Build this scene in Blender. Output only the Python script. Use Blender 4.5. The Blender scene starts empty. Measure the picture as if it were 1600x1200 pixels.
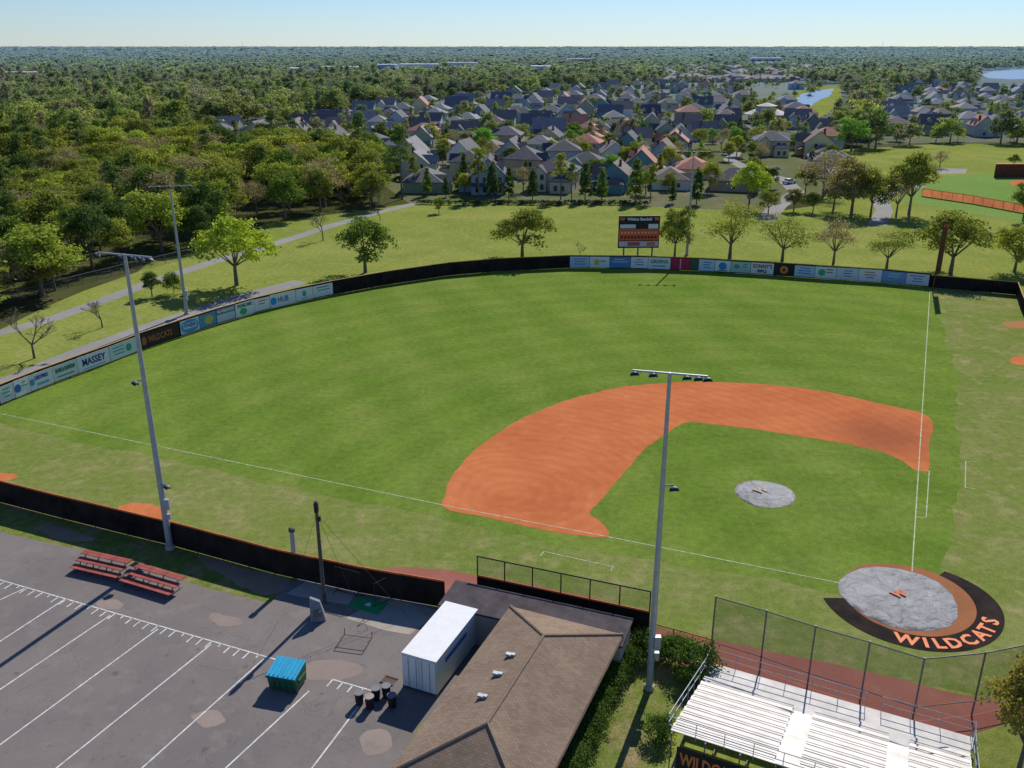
import bpy, bmesh, math, random
import numpy as np
from mathutils import Vector, Matrix
R=math.radians
random.seed(7); rng=np.random.default_rng(7)
SC=bpy.context.scene; COL=SC.collection
F=1400.; TH=math.atan(530/1400.); S=math.sin(TH); K=math.cos(TH); HC=38.3
def P(x,y,z=0.):
    u=(x-800)/F; v=(600-y)/F; t=(HC-z)/(S-v*K); return Vector((u*t,(K+v*S)*t,z))
def proj(X,Y,Z=0.):
    d=Y*K+(HC-Z)*S; up=Y*S-(HC-Z)*K; return 800+X/d*F, 600-up/d*F
def HT(x,y,yt):
    v=(600-yt)/F; return HC+(-S+v*K)/(K+v*S)*P(x,y).y
RZ=R(-23.2); AX=Vector((math.cos(RZ),math.sin(RZ),0)); AY=Vector((-math.sin(RZ),math.cos(RZ),0))
def inpoly(x,y,poly):
    c=False; n=len(poly); j=n-1
    for i in range(n):
        xi,yi=poly[i]; xj,yj=poly[j]
        if (yi>y)!=(yj>y) and x<(xj-xi)*(y-yi)/(yj-yi)+xi: c=not c
        j=i
    return c
# ---------------------------------------------------------------- materials
def newmat(name):
    m=bpy.data.materials.new(name); m.use_nodes=True; nt=m.node_tree; nt.nodes.clear()
    return m,nt,nt.nodes,nt.links
def col4(c): return (c[0],c[1],c[2],1)
def noise_n(nt,vec,scale,detail=4,rough=.6,dist=0.):
    n=nt.nodes.new('ShaderNodeTexNoise'); n.inputs['Scale'].default_value=scale; n.inputs['Detail'].default_value=detail
    n.inputs['Roughness'].default_value=rough; n.inputs['Distortion'].default_value=dist; nt.links.new(vec,n.inputs['Vector']); return n.outputs['Fac']
def ramp_n(nt,fac,stops):
    r=nt.nodes.new('ShaderNodeValToRGB'); e=r.color_ramp.elements
    while len(e)<len(stops): e.new(.5)
    for i,(p,c) in enumerate(stops): e[i].position=p; e[i].color=col4(c)
    nt.links.new(fac,r.inputs['Fac']); return r.outputs['Color']
def mix_n(nt,fac,a,b,mode='MIX'):
    m=nt.nodes.new('ShaderNodeMix'); m.data_type='RGBA'; m.blend_type=mode
    for s,val in ((0,fac),(6,a),(7,b)):
        if isinstance(val,bpy.types.NodeSocket): nt.links.new(val,m.inputs[s])
        else: m.inputs[s].default_value=val if s==0 else col4(val)
    return m.outputs[2]
def rng_n(nt,val,a,b,c,d):
    m=nt.nodes.new('ShaderNodeMapRange'); nt.links.new(val,m.inputs[0])
    for i,x in enumerate((a,b,c,d)): m.inputs[i+1].default_value=x
    return m.outputs[0]
def finish(m,nt,color,rough=.8,spec=.3,metal=0,bump=None,bstr=.3,bdist=.05):
    b=nt.nodes.new('ShaderNodeBsdfPrincipled'); o=nt.nodes.new('ShaderNodeOutputMaterial')
    if isinstance(color,bpy.types.NodeSocket): nt.links.new(color,b.inputs['Base Color'])
    else: b.inputs['Base Color'].default_value=col4(color)
    b.inputs['Roughness'].default_value=rough; b.inputs['Specular IOR Level'].default_value=spec; b.inputs['Metallic'].default_value=metal
    if bump is not None:
        bn=nt.nodes.new('ShaderNodeBump'); bn.inputs['Strength'].default_value=bstr; bn.inputs['Distance'].default_value=bdist
        nt.links.new(bump,bn.inputs['Height']); nt.links.new(bn.outputs[0],b.inputs['Normal'])
    nt.links.new(b.outputs[0],o.inputs[0]); return m
def pos(nt): return nt.nodes.new('ShaderNodeNewGeometry').outputs['Position']
def ocoord(nt): return nt.nodes.new('ShaderNodeTexCoord').outputs['Object']
def mulv(nt,col,k):
    cb=nt.nodes.new('ShaderNodeCombineColor')
    for i in range(3): nt.links.new(k,cb.inputs[i])
    return mix_n(nt,1.,col,cb.outputs[0],'MULTIPLY')
def painted_haze(nt,c,amt=.95,d0=330,d1=3000,haze=(.33,.45,.56)):  # aerial haze painted into the base colour, bluer with distance from the world origin
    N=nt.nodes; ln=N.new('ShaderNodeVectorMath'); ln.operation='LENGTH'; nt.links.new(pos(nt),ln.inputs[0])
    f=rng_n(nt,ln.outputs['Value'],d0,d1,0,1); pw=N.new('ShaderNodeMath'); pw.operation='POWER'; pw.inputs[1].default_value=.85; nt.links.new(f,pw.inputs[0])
    m2=N.new('ShaderNodeMath'); m2.operation='MULTIPLY'; m2.inputs[1].default_value=amt; nt.links.new(pw.outputs[0],m2.inputs[0]); return mix_n(nt,m2.outputs[0],c,haze)
def simple(name,c,rough=.7,metal=0,var=.18,scale=2.,spec=.3,obj=False,bstr=0.,haze=False):
    m,nt,N,L=newmat(name); v=ocoord(nt)
    n=noise_n(nt,v,scale,5); k=rng_n(nt,n,.3,.7,1-var,1+var)
    base=N.new('ShaderNodeObjectInfo').outputs['Color'] if obj else c
    cc=mulv(nt,base,k)
    if haze: cc=painted_haze(nt,cc,.8)
    return finish(m,nt,cc,rough,spec,metal,bump=n if bstr else None,bstr=bstr)
def leafmat(name,ramp=None,trans=.3,haze=True):
    m,nt,N,L=newmat(name); oi=N.new('ShaderNodeObjectInfo')
    base=oi.outputs['Color'] if ramp is None else ramp_n(nt,oi.outputs['Random'],ramp)
    n=noise_n(nt,pos(nt),.55,3); k=rng_n(nt,n,.3,.7,.68,1.35)
    n2=noise_n(nt,pos(nt),3.,2); k2=rng_n(nt,n2,.3,.7,.78,1.22)
    c=mulv(nt,mulv(nt,base,k),k2)
    if ramp: 
        n3=noise_n(nt,pos(nt),.012,3); c=mulv(nt,c,rng_n(nt,n3,.35,.65,.65,1.3))
    if haze: c=painted_haze(nt,c)
    d=N.new('ShaderNodeBsdfDiffuse'); t=N.new('ShaderNodeBsdfTranslucent'); x=N.new('ShaderNodeMixShader'); o=N.new('ShaderNodeOutputMaterial')
    L.new(c,d.inputs[0]); c2=mix_n(nt,1.,c,(1.25,1.25,.75),'MULTIPLY'); L.new(c2,t.inputs[0]); x.inputs[0].default_value=trans
    L.new(d.outputs[0],x.inputs[1]); L.new(t.outputs[0],x.inputs[2]); L.new(x.outputs[0],o.inputs[0]); return m
def clothmat(name,c,tr=.5):
    m,nt,N,L=newmat(name); d=N.new('ShaderNodeBsdfDiffuse'); t=N.new('ShaderNodeBsdfTranslucent'); x=N.new('ShaderNodeMixShader'); o=N.new('ShaderNodeOutputMaterial')
    n=noise_n(nt,pos(nt),.6,3); cc=mulv(nt,c,rng_n(nt,n,.3,.7,.8,1.2)); L.new(cc,d.inputs[0]); L.new(cc,t.inputs[0]); x.inputs[0].default_value=tr
    L.new(d.outputs[0],x.inputs[1]); L.new(t.outputs[0],x.inputs[2]); L.new(x.outputs[0],o.inputs[0]); return m
def rings(nt,p,cx,cy,freq,wob=2.2):
    N=nt.nodes; s=N.new('ShaderNodeVectorMath'); s.operation='SUBTRACT'; nt.links.new(p,s.inputs[0]); s.inputs[1].default_value=(cx,cy,0)
    l=N.new('ShaderNodeVectorMath'); l.operation='LENGTH'; nt.links.new(s.outputs[0],l.inputs[0])
    nn=noise_n(nt,p,.25,3); a=N.new('ShaderNodeMath'); a.operation='MULTIPLY_ADD'; nt.links.new(nn,a.inputs[0]); a.inputs[1].default_value=wob; nt.links.new(l.outputs['Value'],a.inputs[2])
    b=N.new('ShaderNodeMath'); b.operation='MULTIPLY'; nt.links.new(a.outputs[0],b.inputs[0]); b.inputs[1].default_value=freq
    c=N.new('ShaderNodeMath'); c.operation='SINE'; nt.links.new(b.outputs[0],c.inputs[0]); return c.outputs[0]
def grassmat(name,c1,c2,c3,stripe=0.,patch=.0,patchc=(.3,.22,.1),haze=False,mid=.75,fine=(.2,.28)):
    m,nt,N,L=newmat(name); p=pos(nt)
    a=noise_n(nt,p,.022,4); b=noise_n(nt,p,.09,6,.62); c=noise_n(nt,p,1.3,5,.7); d=noise_n(nt,p,9,3,.7)
    col=mix_n(nt,rng_n(nt,a,.38,.62,0,1),c1,c2)
    col=mix_n(nt,rng_n(nt,b,.44,.70,0,mid),col,c3)
    if stripe:
        sp=N.new('ShaderNodeSeparateXYZ')
        mp=N.new('ShaderNodeMapping'); mp.inputs['Rotation'].default_value=(0,0,R(-22)); L.new(p,mp.inputs[0]); L.new(mp.outputs[0],sp.inputs[0])
        s1=N.new('ShaderNodeMath'); s1.operation='MULTIPLY'; s1.inputs[1].default_value=.62; L.new(sp.outputs[0],s1.inputs[0])
        s2=N.new('ShaderNodeMath'); s2.operation='SINE'; L.new(s1.outputs[0],s2.inputs[0])
        col=mix_n(nt,rng_n(nt,s2.outputs[0],-.6,.6,0,stripe),col,(c1[0]*.72,c1[1]*.80,c1[2]*.72))
        col=mulv(nt,col,rng_n(nt,rings(nt,p,29.4,56.4,1.15),-1,1,.95,1.05))
    if patch:
        q=noise_n(nt,p,.35,6,.7); col=mix_n(nt,rng_n(nt,q,.59-.1*patch,.72,0,patch),col,patchc)
    for sc,amp in ((c,fine[0]),(d,fine[1])): col=mulv(nt,col,rng_n(nt,sc,.3,.7,1-amp,1+amp))
    if haze: col=painted_haze(nt,col)
    return finish(m,nt,col,1.,0.,bump=d,bstr=.25,bdist=.03)
M={}
M['field']=grassmat('field_turf',(.130,.205,.030),(.158,.230,.036),(.205,.245,.055),stripe=.28,patch=.3,patchc=(.28,.27,.11),mid=.7)
M['foul']=grassmat('foul_turf',(.175,.215,.050),(.155,.21,.042),(.25,.245,.09),patch=.8,patchc=(.34,.28,.14))
M['lawn']=grassmat('park_turf',(.21,.25,.05),(.27,.29,.07),(.16,.22,.042),patch=.55,patchc=(.35,.31,.15),fine=(.25,.3))
M['strip']=grassmat('verge_turf',(.16,.20,.04),(.12,.17,.03),(.26,.22,.09),patch=1.,patchc=(.33,.22,.14),fine=(.3,.4))
M['earth']=grassmat('woodland_floor',(.06,.07,.025),(.075,.085,.03),(.11,.095,.05),haze=True)
M['sub']=grassmat('garden_ground',(.11,.14,.045),(.16,.155,.08),(.20,.185,.14),haze=True)
M['bright']=grassmat('far_field_turf',(.16,.27,.06),(.18,.29,.07),(.21,.29,.08))
def claymat(name,c1,c2,c3,swirl=False):
    m,nt,N,L=newmat(name); p=pos(nt)
    a=noise_n(nt,p,.11,6,.6); b=noise_n(nt,p,.5,5,.6); c=noise_n(nt,p,7,4,.7)
    col=mix_n(nt,rng_n(nt,a,.38,.64,0,1),c1,c2); col=mix_n(nt,rng_n(nt,b,.52,.75,0,.45),col,c3)
    if swirl:
        w1=P(800,772); col=mulv(nt,col,rng_n(nt,rings(nt,p,w1.x,w1.y,4.5,3.),-1,1,.955,1.035)); w2=P(1130,640); col=mulv(nt,col,rng_n(nt,rings(nt,p,w2.x,w2.y+30,3.1,4.),-1,1,.97,1.025))
        w3=P(1385,680); sv=N.new('ShaderNodeVectorMath'); sv.operation='DISTANCE'; L.new(p,sv.inputs[0]); sv.inputs[1].default_value=w3; nn=noise_n(nt,p,.5,5,.7)
        ad=N.new('ShaderNodeMath'); ad.operation='MULTIPLY_ADD'; L.new(nn,ad.inputs[0]); ad.inputs[1].default_value=-9; L.new(sv.outputs['Value'],ad.inputs[2])
        col=mix_n(nt,rng_n(nt,ad.outputs[0],-2.5,3.,.6,0),col,(.27,.085,.045))
    col=mulv(nt,col,rng_n(nt,c,.25,.75,.88,1.12)); return finish(m,nt,col,1.,0.,bump=b,bstr=.3,bdist=.05)
M['clay']=claymat('infield_clay',(.57,.185,.070),(.48,.145,.054),(.62,.235,.105),True)
M['mulch']=claymat('red_crushed_brick',(.36,.145,.10),(.30,.115,.085),(.42,.20,.15))
def asph(name,c1,c2,c3,cracks=False):
    m,nt,N,L=newmat(name); p=pos(nt)
    a=noise_n(nt,p,.09,5,.6); b=noise_n(nt,p,.5,6,.7); c=noise_n(nt,p,25,3,.8)
    col=mix_n(nt,rng_n(nt,a,.4,.6,0,1),c1,c2); col=mix_n(nt,rng_n(nt,b,.52,.7,0,.7),col,c3)
    if cracks:
        q=noise_n(nt,p,.22,6,.6,1.5); e=N.new('ShaderNodeMath'); e.operation='SUBTRACT'; L.new(q,e.inputs[0]); e.inputs[1].default_value=.5
        ab=N.new('ShaderNodeMath'); ab.operation='ABSOLUTE'; L.new(e.outputs[0],ab.inputs[0]); col=mulv(nt,col,rng_n(nt,ab.outputs[0],0,.006,.75,1.))
        o=noise_n(nt,p,1.1,3,.5); col=mulv(nt,col,rng_n(nt,o,.66,.74,1.,.7))
    col=mulv(nt,col,rng_n(nt,c,.2,.8,.78,1.22)); return finish(m,nt,col,.95,.08,bump=c,bstr=.2,bdist=.02)
M['asphalt']=asph('worn_asphalt',(.215,.188,.172),(.178,.158,.147),(.255,.225,.20),True)
M['path']=asph('path_asphalt',(.30,.29,.27),(.26,.25,.235),(.34,.32,.28))
M['conc']=asph('old_concrete',(.42,.37,.31),(.36,.31,.26),(.25,.2,.16))
M['stain']=asph('stained_asphalt',(.27,.215,.18),(.31,.25,.21),(.21,.175,.15))
M['soil']=asph('bare_soil',(.30,.21,.14),(.24,.17,.11),(.36,.30,.24))
M['line']=simple('white_line_paint',(.62,.61,.58),.8,var=.35,scale=3)
M['chalk']=simple('field_chalk',(.42,.46,.29),.9,var=.5,scale=3)
M['galv']=simple('galvanised_steel',(.36,.39,.42),.5,.3,var=.12)
M['galvd']=simple('weathered_steel',(.17,.175,.18),.6,.3)
M['black']=simple('black_paint',(.02,.02,.022),.6)
M['screen']=simple('black_windscreen',(.028,.021,.018),.95,var=.5,scale=.5,spec=.05)
M['brown']=simple('brown_screen',(.13,.06,.035),.9,var=.3,spec=.1)
M['orange']=simple('orange_plastic',(.72,.16,.04),.5,var=.1)
M['yellowcap']=simple('amber_fence_cap',(.62,.34,.09),.5,var=.1)
M['white']=simple('white_paint',(.78,.78,.76),.5,var=.05)
M['alu']=simple('aluminium_plank',(.64,.60,.55),.55,.05,var=.2,scale=1)
M['red']=simple('faded_red_plank',(.33,.075,.055),.6,var=.35,scale=1.5)
M['rust']=simple('rusty_iron',(.15,.085,.06),.8,var=.35)
M['glass']=simple('dark_glass',(.03,.04,.05),.15,var=.1,spec=.6)
M['wood']=simple('weathered_wood',(.13,.10,.075),.9,var=.3)
M['concpole']=simple('pole_concrete',(.42,.40,.36),.8)
M['bark']=simple('tree_bark',(.17,.14,.11),.95,var=.3)
M['wall']=simple('painted_siding',None,.8,var=.08,scale=.4,obj=True,haze=True)
M['roof']=simple('roof_shingle',None,.85,var=.22,scale=.7,obj=True,bstr=.3,haze=True)
M['col']=simple('coloured_paint',None,.6,var=.08,obj=True,spec=.15)
M['trim']=simple('white_trim',(.6,.6,.58),.6)
M['dgreen']=simple('dark_green_steel',(.02,.10,.055),.5,var=.25)
M['tealid']=simple('blue_plastic_lid',(.04,.40,.62),.45,var=.1)
M['matgreen']=simple('green_turf_mat',(.03,.30,.09),.9)
M['letter']=simple('orange_lettering',(.80,.22,.07),.7,var=.15)
def netmat(name,c,a):
    m,nt,N,L=newmat(name); d=N.new('ShaderNodeBsdfDiffuse'); d.inputs[0].default_value=col4(c); t=N.new('ShaderNodeBsdfTransparent')
    x=N.new('ShaderNodeMixShader'); x.inputs[0].default_value=a; o=N.new('ShaderNodeOutputMaterial')
    L.new(t.outputs[0],x.inputs[1]); L.new(d.outputs[0],x.inputs[2]); L.new(x.outputs[0],o.inputs[0]); return m
M['net']=netmat('chain_link_mesh',(.12,.12,.12),.24)
def shingle():
    m,nt,N,L=newmat('brown_shingle'); tc=ocoord(nt)
    br=N.new('ShaderNodeTexBrick'); br.inputs['Scale'].default_value=1.; br.inputs['Brick Width'].default_value=.3; br.inputs['Row Height'].default_value=.15
    br.inputs['Mortar Size'].default_value=.008; br.inputs['Color1'].default_value=(.285,.21,.15,1); br.inputs['Color2'].default_value=(.235,.17,.12,1); br.inputs['Mortar'].default_value=(.14,.10,.075,1)
    L.new(tc,br.inputs['Vector']); n=noise_n(nt,tc,.4,6,.65); n2=noise_n(nt,tc,3,4)
    c=mulv(nt,mulv(nt,br.outputs[0],rng_n(nt,n,.35,.65,.88,1.12)),rng_n(nt,n2,.3,.7,.92,1.08)); return finish(m,nt,c,1.,.05)
M['shingle']=shingle()
def tarpmat():
    m,nt,N,L=newmat('grey_tarpaulin'); tc=ocoord(nt)
    a=noise_n(nt,tc,.7,5,.6,.4); b=noise_n(nt,tc,.9,5,.5,.8)
    col=ramp_n(nt,a,[(.3,(.11,.113,.125)),(.46,(.165,.17,.18)),(.6,(.215,.22,.235)),(.75,(.29,.29,.31))])
    e=N.new('ShaderNodeMath'); e.operation='SUBTRACT'; L.new(b,e.inputs[0]); e.inputs[1].default_value=.5
    ab=N.new('ShaderNodeMath'); ab.operation='ABSOLUTE'; L.new(e.outputs[0],ab.inputs[0]); col=mulv(nt,col,rng_n(nt,ab.outputs[0],0,.02,.5,1.))
    return finish(m,nt,col,.6,.25,bump=b,bstr=.8,bdist=.22)
M['tarp']=tarpmat()
def water():
    m,nt,N,L=newmat('pond_water'); n=noise_n(nt,pos(nt),.3,3); return finish(m,nt,(.12,.25,.42),.7,.03,bump=n,bstr=.05,bdist=.05)
M['water']=water()
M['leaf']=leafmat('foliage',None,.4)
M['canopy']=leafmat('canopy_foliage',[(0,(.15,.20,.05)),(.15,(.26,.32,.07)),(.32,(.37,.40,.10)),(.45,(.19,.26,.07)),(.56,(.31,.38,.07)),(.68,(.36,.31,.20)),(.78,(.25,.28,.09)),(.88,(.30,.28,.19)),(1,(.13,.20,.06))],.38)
# ---------------------------------------------------------------- mesh builder
BOXF=[(0,3,2,1),(4,5,6,7),(0,1,5,4),(1,2,6,5),(2,3,7,6),(3,0,4,7)]
class MB:
    def __init__(s): s.v=[]; s.f=[]; s.m=[]
    def add(s,vs,fs,mi=0):
        n=len(s.v); s.v+=[tuple(p) for p in vs]; s.f+=[tuple(i+n for i in f) for f in fs]; s.m+=[mi]*len(fs); return s
    def box(s,c,d,rz=0.,rx=0.,mi=0):
        mt=Matrix.Rotation(rz,3,'Z')@Matrix.Rotation(rx,3,'X'); c=Vector(c); h=[x/2 for x in d]
        pts=[c+mt@Vector((a*h[0],b*h[1],e*h[2])) for e in (-1,1) for a,b in ((-1,-1),(1,-1),(1,1),(-1,1))]
        return s.add(pts,BOXF,mi)
    def hexa(s,p,mi=0): return s.add(p,BOXF,mi)
    def tube(s,p,q,r,r2=None,n=8,mi=0):
        p=Vector(p);q=Vector(q); r2=r if r2 is None else r2; d=(q-p).normalized()
        a=d.orthogonal().normalized(); b=d.cross(a)
        vs=[p+(a*math.cos(t)+b*math.sin(t))*r for t in [2*math.pi*i/n for i in range(n)]]+[q+(a*math.cos(t)+b*math.sin(t))*r2 for t in [2*math.pi*i/n for i in range(n)]]
        fs=[(i,(i+1)%n,n+(i+1)%n,n+i) for i in range(n)]+[tuple(range(n-1,-1,-1)),tuple(range(n,2*n))]
        return s.add(vs,fs,mi)
    def lathe(s,prof,n=14,c=(0,0,0),mi=0):
        vs=[];fs=[]
        for r,z in prof:
            for i in range(n):
                t=2*math.pi*i/n; vs.append((c[0]+r*math.cos(t),c[1]+r*math.sin(t),c[2]+z))
        for k in range(len(prof)-1):
            for i in range(n):
                j=(i+1)%n; fs.append((k*n+i,k*n+j,(k+1)*n+j,(k+1)*n+i))
        fs.append(tuple(range(n-1,-1,-1))); fs.append(tuple(range((len(prof)-1)*n,len(prof)*n)))
        return s.add(vs,fs,mi)
    def mesh(s,name,mats,smooth=False):
        me=bpy.data.meshes.new(name); me.from_pydata(s.v,[],s.f)
        for m in (mats if isinstance(mats,(list,tuple)) else [mats]): me.materials.append(m)
        if any(s.m): me.polygons.foreach_set('material_index',s.m)
        if smooth: me.polygons.foreach_set('use_smooth',[True]*len(s.f))
        me.update(); return me
    def build(s,name,mats,parent=None,world=False,smooth=False,color=None):
        if world and parent is not None:
            l=parent.location; s.v=[(a-l[0],b-l[1],c-l[2]) for a,b,c in s.v]
        o=bpy.data.objects.new(name,s.mesh(name,mats,smooth)); COL.objects.link(o)
        if parent is not None: o.parent=parent
        if color: o.color=col4(color)
        return o
def tag(o,label=None,cat=None,group=None,kind=None):
    if label: o['label']=label
    if cat: o['category']=cat
    if group: o['group']=group
    if kind: o['kind']=kind
    return o
def thing(name,label,cat,loc=(0,0,0),rz=0.,group=None,scale=None):
    o=bpy.data.objects.new(name,None); COL.objects.link(o); o.location=loc; o.rotation_euler=(0,0,rz); o.empty_display_size=.3
    if scale: o.scale=scale
    return tag(o,label,cat,group)
def inst(nodes,parent,colors={}):
    for nm,me,subs in nodes:
        o=bpy.data.objects.new(nm,me); COL.objects.link(o); o.parent=parent
        if nm in colors: o.color=col4(colors[nm])
        for nm2,me2,_ in subs:
            q=bpy.data.objects.new(nm2,me2); COL.objects.link(q); q.parent=o
def textmesh(txt,size,mat,depth=.01,align='CENTER',bold=0.):
    cu=bpy.data.curves.new('txt','FONT'); cu.body=txt; cu.size=size; cu.extrude=depth; cu.align_x=align; cu.align_y='CENTER'; cu.offset=bold; cu.resolution_u=2
    o=bpy.data.objects.new('txt',cu); COL.objects.link(o); dg=bpy.context.evaluated_depsgraph_get(); dg.update()
    me=bpy.data.meshes.new_from_object(o.evaluated_get(dg)); bpy.data.objects.remove(o); me.materials.clear(); me.materials.append(mat); return me
TEXTS=[]
def textobj(name,txt,size,mat,parent,loc,rot,color=None,bold=0.,width=None):
    TEXTS.append((name,txt,size,mat,parent,loc,rot,color,bold,width))
def textflush():
    for name,txt,size,mat,parent,loc,rot,color,bold,width in TEXTS:
        me=textmesh(txt,size,mat,bold=bold)
        if width:
            xs=[v.co.x for v in me.vertices]; w=max(xs)-min(xs)
            if w>0:
                for v in me.vertices: v.co.x*=width/w
        o=bpy.data.objects.new(name,me); COL.objects.link(o); o.parent=parent; o.location=loc; o.rotation_euler=rot
        if color: o.color=col4(color)
# ---------------------------------------------------------------- flat sheets
class WL(list): pass
def sheet(name,pts,z,mat,px=True,kind='structure'):
    if isinstance(pts,WL): px=False
    w=[P(*p) if px else Vector((p[0],p[1],0)) for p in pts]
    bm=bmesh.new(); vs=[bm.verts.new((p.x,p.y,z)) for p in w]; f=bm.faces.new(vs); bm.normal_update()
    if f.normal.z<0: f.normal_flip()
    bmesh.ops.triangulate(bm,faces=bm.faces[:]); me=bpy.data.meshes.new(name); bm.to_mesh(me); bm.free(); me.materials.append(mat)
    o=bpy.data.objects.new(name,me); COL.objects.link(o); tag(o,kind=kind); return o
def rag(pts,step,amp,px=True,seed=0,smooth=True):
    # outline densified and shifted sideways by a smooth wobble, so that it never crosses itself
    rr=random.Random(seed); w=[P(*p) if px else Vector((p[0],p[1],0)) for p in pts]; q_=[]
    n=len(w)
    for i in range(n):
        a=w[i]; b=w[(i+1)%n]; p0=w[i-1]; p3=w[(i+2)%n]; L=(b-a).length; k=max(1,int(L/step))
        for j in range(k):
            t=j/k; q=a.lerp(b,t)
            if smooth and L<14 and (a-p0).length<20 and (p3-b).length<20 and (a-p0).length<3*L and (p3-b).length<3*L:
                t2=t*t;t3=t2*t; q=.5*((2*a)+(b-p0)*t+(2*p0-5*a+4*b-p3)*t2+(3*a-p0-3*b+p3)*t3)
            q_.append(q)
    ph=[rr.uniform(0,6.28) for _ in range(5)]; s=0.; out=WL(); m=len(q_)
    for i,q in enumerate(q_):
        d=(q_[(i+1)%m]-q_[i-1]); d=d.normalized() if d.length>1e-6 else Vector((1,0,0)); s+=(q_[(i+1)%m]-q).length
        u=s/max(step,.3)
        wob=math.sin(u*.23+ph[0])+.7*math.sin(u*.61+ph[1])+.5*math.sin(u*1.3+ph[2])+.35*math.sin(u*2.2+ph[3])
        out.append((q.x-d.y*wob*amp*.8,q.y+d.x*wob*amp*.8))
    return out
def strips(name,segs,w,z,mat,px=True,kind='structure'):
    mb=MB()
    for s in segs:
        a=P(*s[0]) if px else Vector((*s[0],0)); b=P(*s[1]) if px else Vector((*s[1],0)); d=(b-a).normalized(); n=Vector((-d.y,d.x,0))*w/2; u=Vector((0,0,z))
        mb.add([a-n+u,b-n+u,b+n+u,a+n+u],[(0,1,2,3)])
    o=mb.build(name,mat); tag(o,kind=kind); return o
def ribbon(name,pts,w,z,mat,px=True):
    q=[P(*p) if px else Vector((*p,0)) for p in pts]; mb=MB(); vs=[]
    for i,p in enumerate(q):
        d=(q[min(i+1,len(q)-1)]-q[max(i-1,0)]).normalized(); n=Vector((-d.y,d.x,0))*w/2; vs+=[(p.x-n.x,p.y-n.y,z),(p.x+n.x,p.y+n.y,z)]
    mb.add(vs,[(2*i,2*i+2,2*i+3,2*i+1) for i in range(len(q)-1)]); o=mb.build(name,mat); tag(o,kind='structure'); return o
g=MB()
g.add([(-14000,-60,0),(14000,-60,0),(14000,16000,0),(-14000,16000,0)],[(0,1,2,3)]); tag(g.build('ground',M['earth']),kind='structure')
PARK=[(-600,1300),(-600,740),(0,515),(70,480),(130,455),(215,425),(240,405),(320,395),(345,365),(440,345),(560,330),(640,318),(1000,322),(1200,332),(1270,322),(1300,300),(1300,235),(1480,224),(2300,235),(2300,1300)]
parkw=[P(*p) for p in PARK]; sheet('park_lawn',[(-120,-50)]+[(p.x,p.y) for p in parkw[1:-1]]+[(260,-50)],.006,M['lawn'],px=False)
SUB=[(640,318),(600,290),(590,262),(420,245),(300,232),(300,205),(480,193),(560,172),(700,156),(820,146),(980,134),(1100,126),(1240,124),(1290,140),(1250,172),(1300,215),(1300,300),(1200,332),(1000,322)]
SUB2=[(1360,226),(1350,180),(1400,140),(1700,128),(1700,224),(1480,222)]
sheet('neighbourhood_ground',SUB,.004,M['sub']); sheet('neighbourhood_ground',SUB2,.004,M['sub'])
# ball field
OUT=[(-130,690),(0,634),(60,609),(110,590),(170,568),(220,548),(280,527),(340,507),(400,489),(460,474),(520,461),(600,446),(700,431),(780,424),(890,419),(1000,420),(1100,424),(1200,430),(1300,437),(1380,442),(1452,449)]
RF=[(1452,449),(1520,455),(1587,461),(1594,482),(1612,525),(1650,620),(1720,780)]
TB=[(-140,748),(0,785),(100,811),(200,836),(270,853),(350,875),(430,897),(560,926),(695,950)]
fieldpoly=OUT+RF[1:]+[(1700,1010),(1560,1093),(1400,1060),(1250,1028),(1115,1000),(990,975)]+TB[::-1]
sheet('foul_ground_grass',fieldpoly,.010,M['foul'])
faira=[(1446,960),(1300,925),(940,862),(690,812),(0,662),(-150,640)]+[(x,y) for x,y in OUT[1:]]+[(1490,560),(1500,700),(1490,850)]
sheet('outfield_grass',rag(faira,1.0,.3,seed=3,smooth=False),.014,M['field'])
DIRT=[(695,795),(697,770),(706,745),(730,715),(770,682),(820,652),(885,626),(960,607),(1030,599),(1100,597),(1170,599),(1240,605),(1310,616),(1380,632),(1452,652),(1452,695),(1449,738),(1430,735),(1405,718),(1370,704),(1300,690),(1200,674),(1140,666),(1080,660),(1055,669),(1010,700),(970,745),(940,780),(922,800),(938,815),(951,830),(944,839),(900,836),(850,829),(770,810)]
sheet('infield_dirt',rag(DIRT,.3,.06,seed=5),.020,M['clay'])
HOME=Vector((29.35,56.4,0)); MND=P(1195,772)
def disc(c,r,z,mat,name,amp=.05,n=70,seed=1,ex=1.):
    rr=random.Random(seed); ph=rr.random()*6
    pts=[(c.x+(r+amp*math.sin(3*t+ph)+amp*math.sin(7*t+2*ph)+rr.gauss(0,amp*.4))*math.cos(t)*ex,c.y+(r+amp*math.sin(3*t+ph)+amp*math.sin(7*t+2*ph)+rr.gauss(0,amp*.4))*math.sin(t)) for t in [2*math.pi*i/n for i in range(n)]]
    return sheet(name,pts,z,mat,px=False)
M['clay2']=claymat('plate_clay',(.36,.15,.07),(.22,.10,.05),(.42,.20,.10)); M['clay3']=claymat('worn_clay',(.40,.20,.09),(.32,.20,.08),(.45,.19,.09))
disc(HOME,4.75,.020,M['clay2'],'home_plate_dirt'); disc(MND,2.66,.020,M['clay3'],'mound_dirt',.06,seed=4)
for nm,pl,mt in (('bullpen_dirt',[(180,797),(200,787),(235,788),(262,800),(256,814),(200,806)],'clay'),('bullpen_dirt',[(-20,740),(12,739),(30,746),(15,751),(-20,748)],'clay'),('bullpen_dirt',[(1582,559),(1620,558),(1620,571),(1584,569)],'clay'),('bullpen_dirt',[(1566,505),(1600,501),(1610,511),(1580,513)],'clay3'),('dugout_dirt',[(600,893),(680,888),(760,902),(880,925),(1000,952),(1000,962),(760,915),(690,935)],'mulch')):
    sheet(nm,rag(pl,.5,.12,seed=len(pl)),.018,M[mt])
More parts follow.
